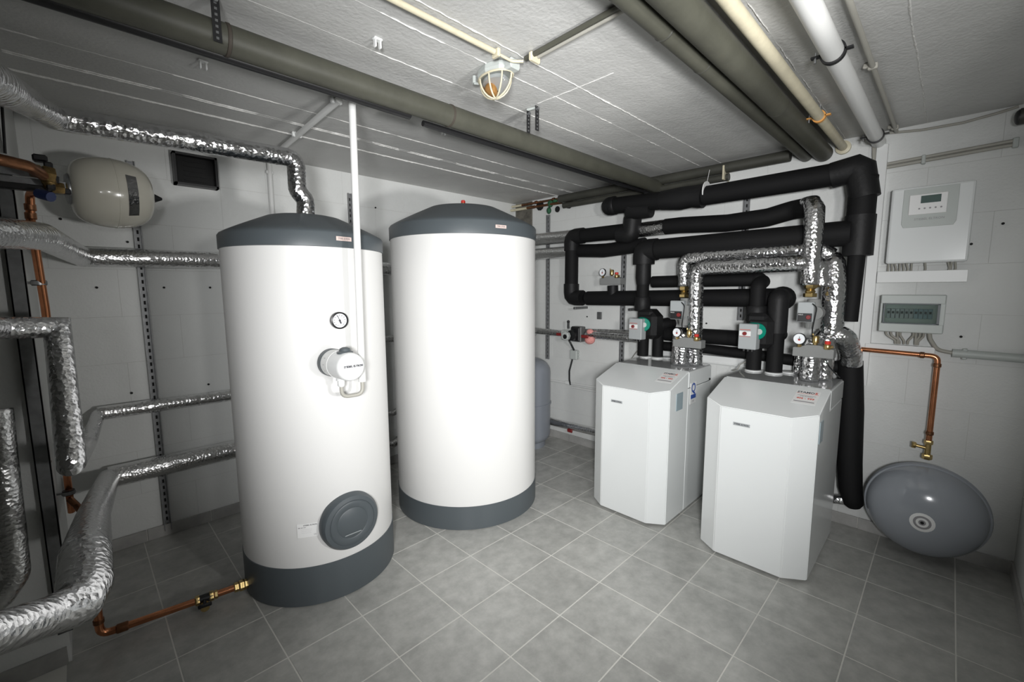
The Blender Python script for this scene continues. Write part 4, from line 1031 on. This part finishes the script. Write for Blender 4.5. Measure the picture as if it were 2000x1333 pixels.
# ---- safety groups
def safety_group(label, p):
    p = Vector(p)   # centre of the block front face
    t = thing('safety_group', label, 'valve', p, 'grey safety groups with gauge and valves')
    mx = at(p, (-1, 0, 0))
    obj('insulating_block', prism([(-.108, -.038), (.108, -.038), (.108, .020), (.085, .022), (.035, .040), (-.035, .040), (-.075, .022), (-.108, .020)], -.085, 0, mx, .003), M_castg, t, smooth=False, label='grey moulded block')
    gp = p + Vector((-.012, .072, .075)); gm_ = at(gp, (-1, .1, .05))
    g_ = obj('gauge', lathe([(.033, -.018), (.034, .004), (.030, .006), (.030, .002)], gm_, 32), M_dial, t, label='round pressure gauge')
    obj('rim', lathe([(.0335, -.01), (.0365, -.008), (.0365, .005), (.0325, .008)], gm_, 32, cap=False), M_black, g_)
    n2 = at(gp + Vector((-.0055, 0, 0)), (-1, .1, .05))
    obj('needle', join(lbox(n2, (0, .004, 0), (.003, .022, .001)), lbox(n2, (0, 0, .0), (.016, .003, .001))), M_ink, g_, smooth=False)
    obj('red_sector', lbox(n2, (.0, -.006, -.0003), (.012, .009, .0008)), M_red, g_, smooth=False)
    obj('gauge_stem', hexa(at(gp + Vector((.008, 0, -.052))), .012, .022), M_brass, t)
    vp = p + Vector((.02, -.008, .034))
    obj('air_vent', join(hexa(at(vp), .012, .018), lathe([(.018, .018), (.019, .024), (.019, .058), (.015, .064)], at(vp), 20), disc(at(vp + Vector((0, .016, .066))), .005, .010, 8)), M_brass, t)
    sp = p + Vector((-.005, -.075, .020))
    s_ = obj('safety_valve', join(lathe([(.016, 0), (.019, .004), (.019, .024), (.015, .032)], at(sp), 20), tube([sp + Vector((0, -.01, .014)), sp + Vector((0, -.030, .018))], .009, 10)), M_brass, t)
    obj('red_cap', lathe([(.014, .032), (.016, .036), (.016, .048), (.012, .052)], at(sp), 12), M_red, s_, label='red cap')
    t.scale = (.84, .84, .84)
    return t
pA = Vector((-0.4400, -1.9679, 1.0722)); pBk = Vector((-0.4600, -2.6445, 1.0844)); pC = Vector((-0.2100, -1.2454, 1.4813))
sg = safety_group('grey safety group block with gauge on the left heat pump', pA)
dup(sg, pBk - pA, 'grey safety group block with gauge on the right heat pump')
dup(sg, pC - pA, 'grey safety group block with gauge on the wall pipe beside the plain tank')
tag(obj('foam_neck', tube([pC + Vector((.045, 0, -.04)), pC + Vector((.05, 0, -.11))], .042, 18), M_foamw, loc=pC), 'short black neck under the safety group on the wall pipe', 'pipe')
# bracket arms under the middle pipe
for pa, pb, lb_ in (((-0.1600, -0.8867, 1.2509), (-0.0200, -1.0138, 1.2583), 'small steel bracket arm under the middle black pipe near the plain tank'), ((-0.1400, -1.3941, 1.2523), (-0.1000, -1.4325, 1.2599), 'small steel bracket arm left of the drop pipe above the left heat pump')):
    a, b = Vector(pa), Vector(pb); a.z = b.z = (a.z + b.z) / 2
    t = thing('pipe_bracket', lb_, 'bracket', a, 'steel bracket arms')
    obj('arm', box(((a.x + b.x) / 2, a.y, a.z), (abs(a.x - b.x) + .05, .018, .020), .002), M_zincd, t, smooth=False)
    obj('arm_slots', box((a.x - .026, a.y, a.z), (.004, .010, .010)), M_dark, t, smooth=False)
p = (-0.0200, -1.0256, 1.1889)
tag(obj('wall_plate', box((-.014, p[1], p[2]), (.012, .044, .062), .002), M_zincd, smooth=False, loc=p), 'small slotted steel plate on the wall under the middle black pipe', 'bracket')

for pts_, lb_ in (([(-0.2200, -1.5758, 0.9436), (-0.1400, -1.4647, 0.9478), (-0.1000, -1.4173, 0.9068), (-0.0600, -1.3689, 0.8644)], 'thin grey wires curling behind the left heat pump'), ([(-0.2500, -2.2732, 0.9653), (-0.2200, -2.2238, 0.9363), (-0.2000, -2.2011, 0.8978), (-0.1200, -2.1447, 0.8730)], 'thin grey wires curling behind the right heat pump')):
    tag(obj('cable', tube(pts_, .003, 8, .03), M_cable, loc=pts_[0]), lb_, 'cable')
tag(obj('cable', tube([(-0.4200, -2.6955, 1.0500), (-0.4200, -2.7112, 1.0112), (-0.3600, -2.7405, 0.9577), (-0.3000, -2.7463, 0.9360)], .0035, 8, .03), M_cabled, loc=(-0.4200, -2.6955, 1.0500)), 'black cable hanging from the safety group on the right heat pump', 'cable')

# ---- small circulator on the thin foil pipe, wall B left
zf = 1.008433758882159
foil_run('foil_pipe', 'double thin foil pipe on the right wall leading to the left circulator', [(-.08, -.10, zf + .02), (-0.0800, -0.6880, 1.0169)], .030, bend=0, m=M_foils)
foil_run('foil_pipe', 'thin foil pipe on the right wall between circulator and heat pump', [(-0.0800, -0.9393, 1.0252), (-0.0800, -1.4984, 1.0246)], .032, bend=0, m=M_foils)
foil_run('foil_pipe', 'slimmest foil pipe tucked above the one beside the left circulator', [(-0.0500, -0.8076, 1.0502), (-0.0500, -1.3615, 1.0688)], .022, bend=0, m=M_foils)
c0 = Vector((-0.1600, -0.8189, 1.0185))
t = thing('circulator_pump', 'small black circulator with red handles beside the plain tank', 'pump', c0)
obj('pump_body', join(box((c0.x + .06, c0.y - .045, c0.z + .01), (.09, .10, .13), .012), lathe([(.045, 0), (.048, .02), (.048, .08)], at((c0.x - .02, c0.y - .03, c0.z), (1, 0, 0)), 24)), M_black, t, smooth=False)
obj('side_plate', box((c0.x + .05, c0.y - .10, c0.z + .01), (.07, .02, .13), .004), M_zincd, t, smooth=False)
obj('control_head', join(box((c0.x - .005, c0.y + .035, c0.z), (.06, .07, .085), .008), lathe([(.038, 0), (.040, .004), (.040, .03), (.034, .036)], at((c0.x - .03, c0.y, c0.z - .003), (-1, 0, 0)), 8)), M_lgrey, t, smooth=False, label='light grey electronics head')
obj('display', disc(at((c0.x - .066, c0.y - .004, c0.z - .008), (-1, 0, 0)), .020, .003, 20), M_black, t)
obj('top_knob', join(tube([(c0.x + .01, c0.y + .02, c0.z + .055), (c0.x + .01, c0.y + .02, c0.z + .11)], .010, 10), sph((c0.x + .01, c0.y + .02, c0.z + .115), .013)), M_black, t)
for sgn in (.105, -.165):
    obj('isolating_handle', join(tube([(c0.x + .04, c0.y + sgn, c0.z), (c0.x + .0, c0.y + sgn, c0.z)], .010, 10), box((c0.x - .005, c0.y + sgn, c0.z), (.014, .07, .026), .004)), M_redd, t, label='dark red handle')
obj('pink_sleeve', join(sph((c0.x + .07, c0.y - .165, c0.z - .035), .042, (1, 1.1, .9), 14), sph((c0.x + .07, c0.y - .165, c0.z + .035), .028, (1, 1.1, .9), 12)), M_pink, t, label='pink foam sleeve')
tag(obj('cable', tube([(c0.x - .02, c0.y - .015, c0.z - .045), (-0.1100, -0.7985, 0.9360), (-0.0500, -0.7877, 0.8743)], .009, 10, .03), M_cabled, loc=c0), 'short black cable from the small circulator to the grey junction box', 'cable')
jb = Vector((-0.0250, -0.7753, 0.8286))
t = thing('junction_box', 'small light grey junction box on the wall beside the left heat pump', 'junction box', jb)
obj('box', box((-.025, jb.y, jb.z), (.045, .075, .085), .006), M_lgrey, t, smooth=False)
obj('grommets', join(*[disc(at((-.025, jb.y - .036, jb.z + k * .025), (0, -1, 0)), .010, .012, 12) for k in (-1, 0, 1)]), M_lgrey, t)
tag(obj('cable', tube([(-0.0300, -0.7567, 0.7851), (-0.0450, -0.7349, 0.6762), (-0.0300, -0.7245, 0.5919), (-0.0200, -0.7292, 0.5433)], .008, 10, .05), M_cabled, loc=jb), 'black cable looping down from the junction box to the conduit', 'cable')
t = thing('conduit', 'two thin white conduits on the wall left of the left heat pump', 'conduit', (-0.0140, -0.7595, 0.5565))
obj('pipe', tube([(-0.0140, -0.2539, 0.5422), (-0.0140, -0.4858, 0.5500), (-0.0140, -1.3793, 0.5697)], .0095, 12), M_whitep, t)
obj('pipe', tube([(-0.0140, -0.7483, 0.5214), (-0.0140, -1.3805, 0.5316)], .0095, 12), M_whitep, t)
obj('clip', box((-0.0140, -0.7008, 0.5572), (.028, .06, .03), .004), M_white, t, smooth=False)
# foil pipe above the skirting, right wall
t = foil_run('foil_pipe', 'foil pipe on the skirting between plain tank and left heat pump', [(-.07, -.10, 0.17456541722132712), (-0.0700, -0.5983, 0.1682), (-0.0700, -1.0551, 0.1807), (-0.0700, -1.3769, 0.1828)], .034, bend=0, m=M_foils)
p = Vector((-0.1000, -0.7902, 0.1402))
tag(obj('shut_off_valve', join(box(p, (.016, .055, .030), .005), tube([p, p + Vector((.04, 0, .02))], .008, 8)), M_redd, loc=p), 'dark red valve handle on the floor level foil pipe', 'valve')

# ---- grey standing vessel behind tank 2
gc = (-.33, -.47); gr = .215
t = thing('expansion_vessel', 'tall grey standing vessel half hidden behind the plain tank', 'vessel', (gc[0], gc[1], 0))
mx = Matrix.Translation((gc[0], gc[1], 0))
pr = [(0, .0)]
for i in range(9): a = PI / 2 * i / 8; pr.append((gr * math.sin(a) ** .8, .115 - .10 * math.cos(a)))
pr += [(gr, .39)]
obj('lower_shell', lathe(pr[1:], mx, 56), M_greyv, t)
pr = [(gr, .40), (gr, .68)]
for i in range(1, 9): a = PI / 2 * i / 8; pr.append((max(0, gr * math.cos(a) ** .85), .68 + .13 * math.sin(a)))
pr[-1] = (0, .81)
obj('upper_shell', lathe(pr, mx, 56), M_greyv, t)
obj('rim', lathe([(gr - .004, .385), (gr + .008, .389), (gr + .008, .401), (gr - .004, .405)], mx, 56), M_greyv, t)
obj('foot_ring', lathe([(gr * .8, 0), (gr * .8, .06)], mx, 32, cap=False), M_greyv, t)

# ---- trunking behind pumps & on the right
def trunk(name_label, c, s):
    t = thing('cable_trunking', name_label, 'trunking', c, 'white cable trunking')
    obj('channel', box(c, s, .002), M_white, t, smooth=False)
    return t
a, b = Vector((-0.0300, -1.6270, 0.9284)), Vector((-0.0300, -2.7324, 0.9124))
zt_ = (a.z + b.z) / 2
tr = trunk('white horizontal trunking on the wall just above the heat pumps', (-.03, (a.y + b.y) / 2, zt_ + .0), (.058, abs(a.y - b.y), .055))
obj('cover_lip', box((-.060, (a.y + b.y) / 2, zt_ - .018), (.004, abs(a.y - b.y), .008), .001), M_white, tr, smooth=False)
yv0, yv1 = -2.7859005400094845, -2.8346210663894884
tr = trunk('wide vertical white trunking left of the control box', (-.018, (yv0 + yv1) / 2, 1.52), (.034, abs(yv1 - yv0), 1.32))
a, b = Vector((-0.0300, -2.8375, 1.5027)), Vector((-0.0300, -3.1856, 1.4416))
tr = trunk('horizontal white trunking under the control box', (-.022, (a.y + b.y) / 2, (a.z + b.z) / 2), (.042, abs(a.y - b.y), abs(a.z - b.z)))
a, b = Vector((-0.0300, -2.8131, 1.0970)), Vector((-0.0300, -3.0986, 1.0785))
tr = trunk('horizontal white trunking under the fuse box', (-.020, (a.y + b.y) / 2, (a.z + b.z) / 2), (.038, abs(a.y - b.y), .035))
ORD = ['leftmost', 'second', 'third', 'fourth', 'fifth', 'sixth', 'seventh', 'eighth', 'ninth', 'tenth', 'rightmost']
# ---- control box
TL, TR_, BL, BR = Vector((-0.1000, -2.8676, 1.9214)), Vector((-0.1000, -3.1734, 1.9273)), Vector((-0.1000, -2.8769, 1.5429)), Vector((-0.1000, -3.1833, 1.5391))
zt_, zb_ = (TL.z + TR_.z) / 2, (BL.z + BR.z) / 2; ya_, yb2 = (TL.y + BL.y) / 2, (TR_.y + BR.y) / 2
cy_, cz_, w_, h_ = (ya_ + yb2) / 2, (zt_ + zb_) / 2, abs(ya_ - yb2), zt_ - zb_
t = thing('heating_controller', 'white wall controller with small green display', 'controller', (-.05, cy_, cz_))
obj('housing', box((-.05, cy_, cz_), (.096, w_, h_), .010, seg=2), M_hp, t, smooth=False)
mx = at((-.0985, cy_, cz_), (-1, 0, 0))
obj('recess_panel', prism([(-w_ * .34, h_ * .47), (-w_ * .34, h_ * .02), (-w_ * .31, -.012), (w_ * .29, -.012), (w_ * .32, h_ * .02), (w_ * .32, h_ * .47)], 0, .003, mx, .001), M_lgrey, t, smooth=False, label='pale pinkish grey upper panel')
fp = obj('operating_panel', lbox(mx, (-.01, h_ * .26, .005), (w_ * .46, h_ * .26, .008), .002), M_platew, t, smooth=False)
obj('display', lbox(mx, (.0, h_ * .32, .010), (w_ * .24, h_ * .095, .002)), M_lcd, fp, smooth=False, label='dark green display')
bt = None
for k in range(5):
    b_ = disc(mx @ Matrix.Translation((-.04 + k * .02, h_ * .205, .009)), .004, .002, 10); bt = b_ if bt is None else join(bt, b_)
obj('buttons', bt, M_inkg, fp)
text('lettering', 'STIEBEL ELTRON', mx @ Matrix.Translation((0, h_ * .07, .0035)), .015, M_inkg, t, 1.0)
for k, dy in enumerate((-.17, -.155, -.14, -.115, -.10, -.085, -.06, 0, .10, .115, .13)):
    if dy > -.18: tag(obj('cable', tube([(-.035, cy_ - dy * .85, zb_ + .004), (-.03, cy_ - dy * .85 - .004 * (k % 3), zb_ - .03), (-.022, cy_ - dy * .85, zb_ - .055)], .0045, 8), M_cable, loc=(-.03, cy_ - dy, zb_)), ('%s of the short grey cables under the wall controller' if k in (0, 10) else '%s from the left of the short grey cables under the wall controller') % ORD[k], 'cable', 'short cables under the controller')
# ---- fuse box
TL, TR_, BL, BR = Vector((-0.1000, -2.8656, 1.3803)), Vector((-0.1000, -3.1191, 1.3738)), Vector((-0.1000, -2.8717, 1.1785)), Vector((-0.1000, -3.1216, 1.1818))
zt_, zb_ = (TL.z + TR_.z) / 2, (BL.z + BR.z) / 2; ya_, yb2 = (TL.y + BL.y) / 2, (TR_.y + BR.y) / 2
cy_, cz_, w_, h_ = (ya_ + yb2) / 2, (zt_ + zb_) / 2, abs(ya_ - yb2), zt_ - zb_
t = thing('fuse_box', 'grey fuse box with smoked window and a row of breakers', 'fuse box', (-.05, cy_, cz_))
mx = at((-.10, cy_, cz_), (-1, 0, 0))
obj('housing', join(lbox(mx, (0, 0, -.070), (w_, h_, .055), .004), lbox(mx, (0, h_ * .38, -.025), (w_, h_ * .24, .045), .004), lbox(mx, (0, -h_ * .38, -.025), (w_, h_ * .24, .045), .004), lbox(mx, (-w_ * .48, 0, -.025), (w_ * .04, h_ * .56, .045), .002), lbox(mx, (w_ * .46, 0, -.025), (w_ * .08, h_ * .56, .045), .002)), M_lgrey, t, smooth=False)
obj('back_panel', lbox(mx, (-.005, 0, -.040), (w_ * .86, h_ * .50, .004)), M_lgrey, t, smooth=False)
for k in range(10):
    br = obj('breaker', lbox(mx, (-w_ * .36 + k * w_ * .072, 0, -.030), (w_ * .064, h_ * .26, .022), .001), M_grey if k < 6 else M_disp, t, smooth=False)
    obj('toggle', lbox(mx, (-w_ * .36 + k * w_ * .072, h_ * .03, -.016), (w_ * .035, h_ * .06, .008)), M_black, br, smooth=False)
obj('window_pane', lbox(mx, (-.005, 0, -.003), (w_ * .84, h_ * .50, .002)), mat('smoked_pane', (.74, .82, .79), .04, trans=1.0), t, smooth=False, label='smoked clear window')
obj('window_frame', join(lbox(mx, (-w_ * .43, 0, -.002), (.006, h_ * .52, .006)), lbox(mx, (w_ * .41, 0, -.002), (.010, h_ * .52, .006)), lbox(mx, (0, h_ * .26, -.002), (w_ * .86, .005, .006)), lbox(mx, (0, -h_ * .26, -.002), (w_ * .86, .005, .006))), M_anth, t, smooth=False)
for k, (f0, f1) in enumerate(((-.38, -.22), (-.30, -.15), (-.19, -.18), (-.15, -.08), (.06, -.02), (.10, .10), (.16, .11), (.22, .14))):
    tag(obj('cable', tube([(-.05, cy_ - f0 * w_, zb_ + .004), (-.04, cy_ - f0 * w_, zb_ - .020), (-.032, cy_ - f1 * w_, zb_ - .05), (-.024, cy_ - f1 * w_, zb_ - .068)], .0055, 8, .03), M_cable, loc=(-.05, cy_ - f0 * w_, zb_)), ('%s of the grey cables looping out under the fuse box' if k == 0 else '%s from the left of the grey cables looping out under the fuse box') % ORD[k], 'cable', 'cables under the fuse box')
tag(obj('cable', tube([(-.05, cy_ - .30 * w_, zb_ + .004), (-.045, cy_ - .32 * w_, zb_ - .03), (-0.0300, -3.1051, 1.0926), (-0.0240, -3.1660, 1.0819)], .0095, 10, .05), M_cable, loc=(-.05, cy_, zb_)), 'thick grey cable curving from the fuse box into the grey conduit', 'cable')
t = thing('conduit', 'grey plastic conduit leaving right from under the fuse box', 'conduit', (-0.0250, -3.2863, 1.0865))
a = Vector((-0.0250, -3.1623, 1.0817))
obj('pipe', tube([a, (a.x, WY0 + .002, a.z - .004)], .021, 20), M_lgrey, t)
obj('clip', join(box((-0.0200, -3.2063, 1.0803), (.03, .02, .056), .004)), M_lgrey, t, smooth=False)

# ---- copper line to the round vessel
a = Vector((-0.0700, -2.8042, 1.0622)); b = Vector((-0.0700, -3.1093, 1.0732)); zc_ = (a.z + b.z) / 2; 
vp = Vector((-0.1100, -3.1148, 0.5766))
t = thing('copper_pipe', 'copper pipe running right then down to the round grey vessel', 'pipe', (-.07, b.y, zc_), 'copper pipes')
yv_ = -3.1124612174116297
obj('pipe', tube([(-.07, a.y + .06, zc_ + .006), (-.07, yv_, zc_ - .004), (-.08, yv_, .60)], .0125, 18, .03), M_cu, t)
obj('press_fitting', join(*[lathe([(.0135, -.010), (.0165, -.007), (.0165, .007), (.0135, .010)], at(q_, dr_), 20) for q_, dr_ in (((-.07, yv_ + .06, zc_ - .003), (0, 1, 0)), ((-.071, yv_, zc_ - .05), (0, 0, 1)), ((-.079, yv_, .66), (0, 0, 1)))]), M_cud, t)
t = thing('drain_valve', 'brass valve with side tap on top of the round grey vessel', 'valve', (-.08, yv_, .56))
obj('valve_body', join(hexa(at((-.08, yv_, .600)), .018, .022), tube([(-.08, yv_, .61), (-.08, yv_, .525)], .013, 14), hexa(at((-.08, yv_, .520)), .021, .026)), M_brass, t)
obj('side_tap', join(tube([(-.08, yv_, .578), (-.085, yv_ + .055, .585)], .0085, 12), hexa(at((-.085, yv_ + .045, .584), (0, 1, .1)), .014, .012), tube([(-.085, yv_ + .055, .570), (-.085, yv_ + .055, .600)], .009, 10)), M_brass, t)
# ---- round lens vessel
vcx, vcy, vcz = -.135, -3.123, .268
t = thing('expansion_vessel', 'round grey disc shaped expansion vessel against the wall by the floor', 'vessel', (vcx, vcy, vcz))
Rv = .242
ax_ = (-1, 0, -.05); mx = at((vcx, vcy, vcz), ax_)
pr = []
for i in range(13): a = PI / 2 * i / 12; pr.append((Rv * .975 * math.cos(a) ** .9 if i < 12 else 0, .012 + .158 * math.sin(a)))
obj('front_shell', lathe(pr, mx, 72, cap=False), M_greym, t)
pr = []
for i in range(13): a = PI / 2 * i / 12; pr.append((Rv * .975 * math.cos(a) ** .9 if i < 12 else 0, -.012 - .105 * math.sin(a)))
obj('rear_shell', lathe(pr, mx, 72, cap=False), M_greym, t)
obj('rim_band', lathe([(Rv * .97, -.020), (Rv, -.018), (Rv + .003, -.010), (Rv - .003, 0), (Rv + .003, .010), (Rv, .018), (Rv * .97, .020)], mx, 72), M_greym, t)
lm = lathe([(.0, .1715), (.035, .1698), (.053, .1660), (.054, .160)], mx, 36, cap=False)
obj('label_disc', lm, M_inkg, t, label='round pale label with dark centre')
obj('label_print', join(lathe([(.014, .1718), (.024, .1714)], mx, 24, cap=False), lathe([(.034, .1706), (.048, .1682)], mx, 24, cap=False)), M_platew, t)
obj('centre_hole', disc(mx @ Matrix.Translation((0, 0, .171)), .007, .003, 14), M_dark, t)
obj('wall_foot', box((-.02, vcy, .04), (.03, .10, .08), .002), M_zincd, t, smooth=False)
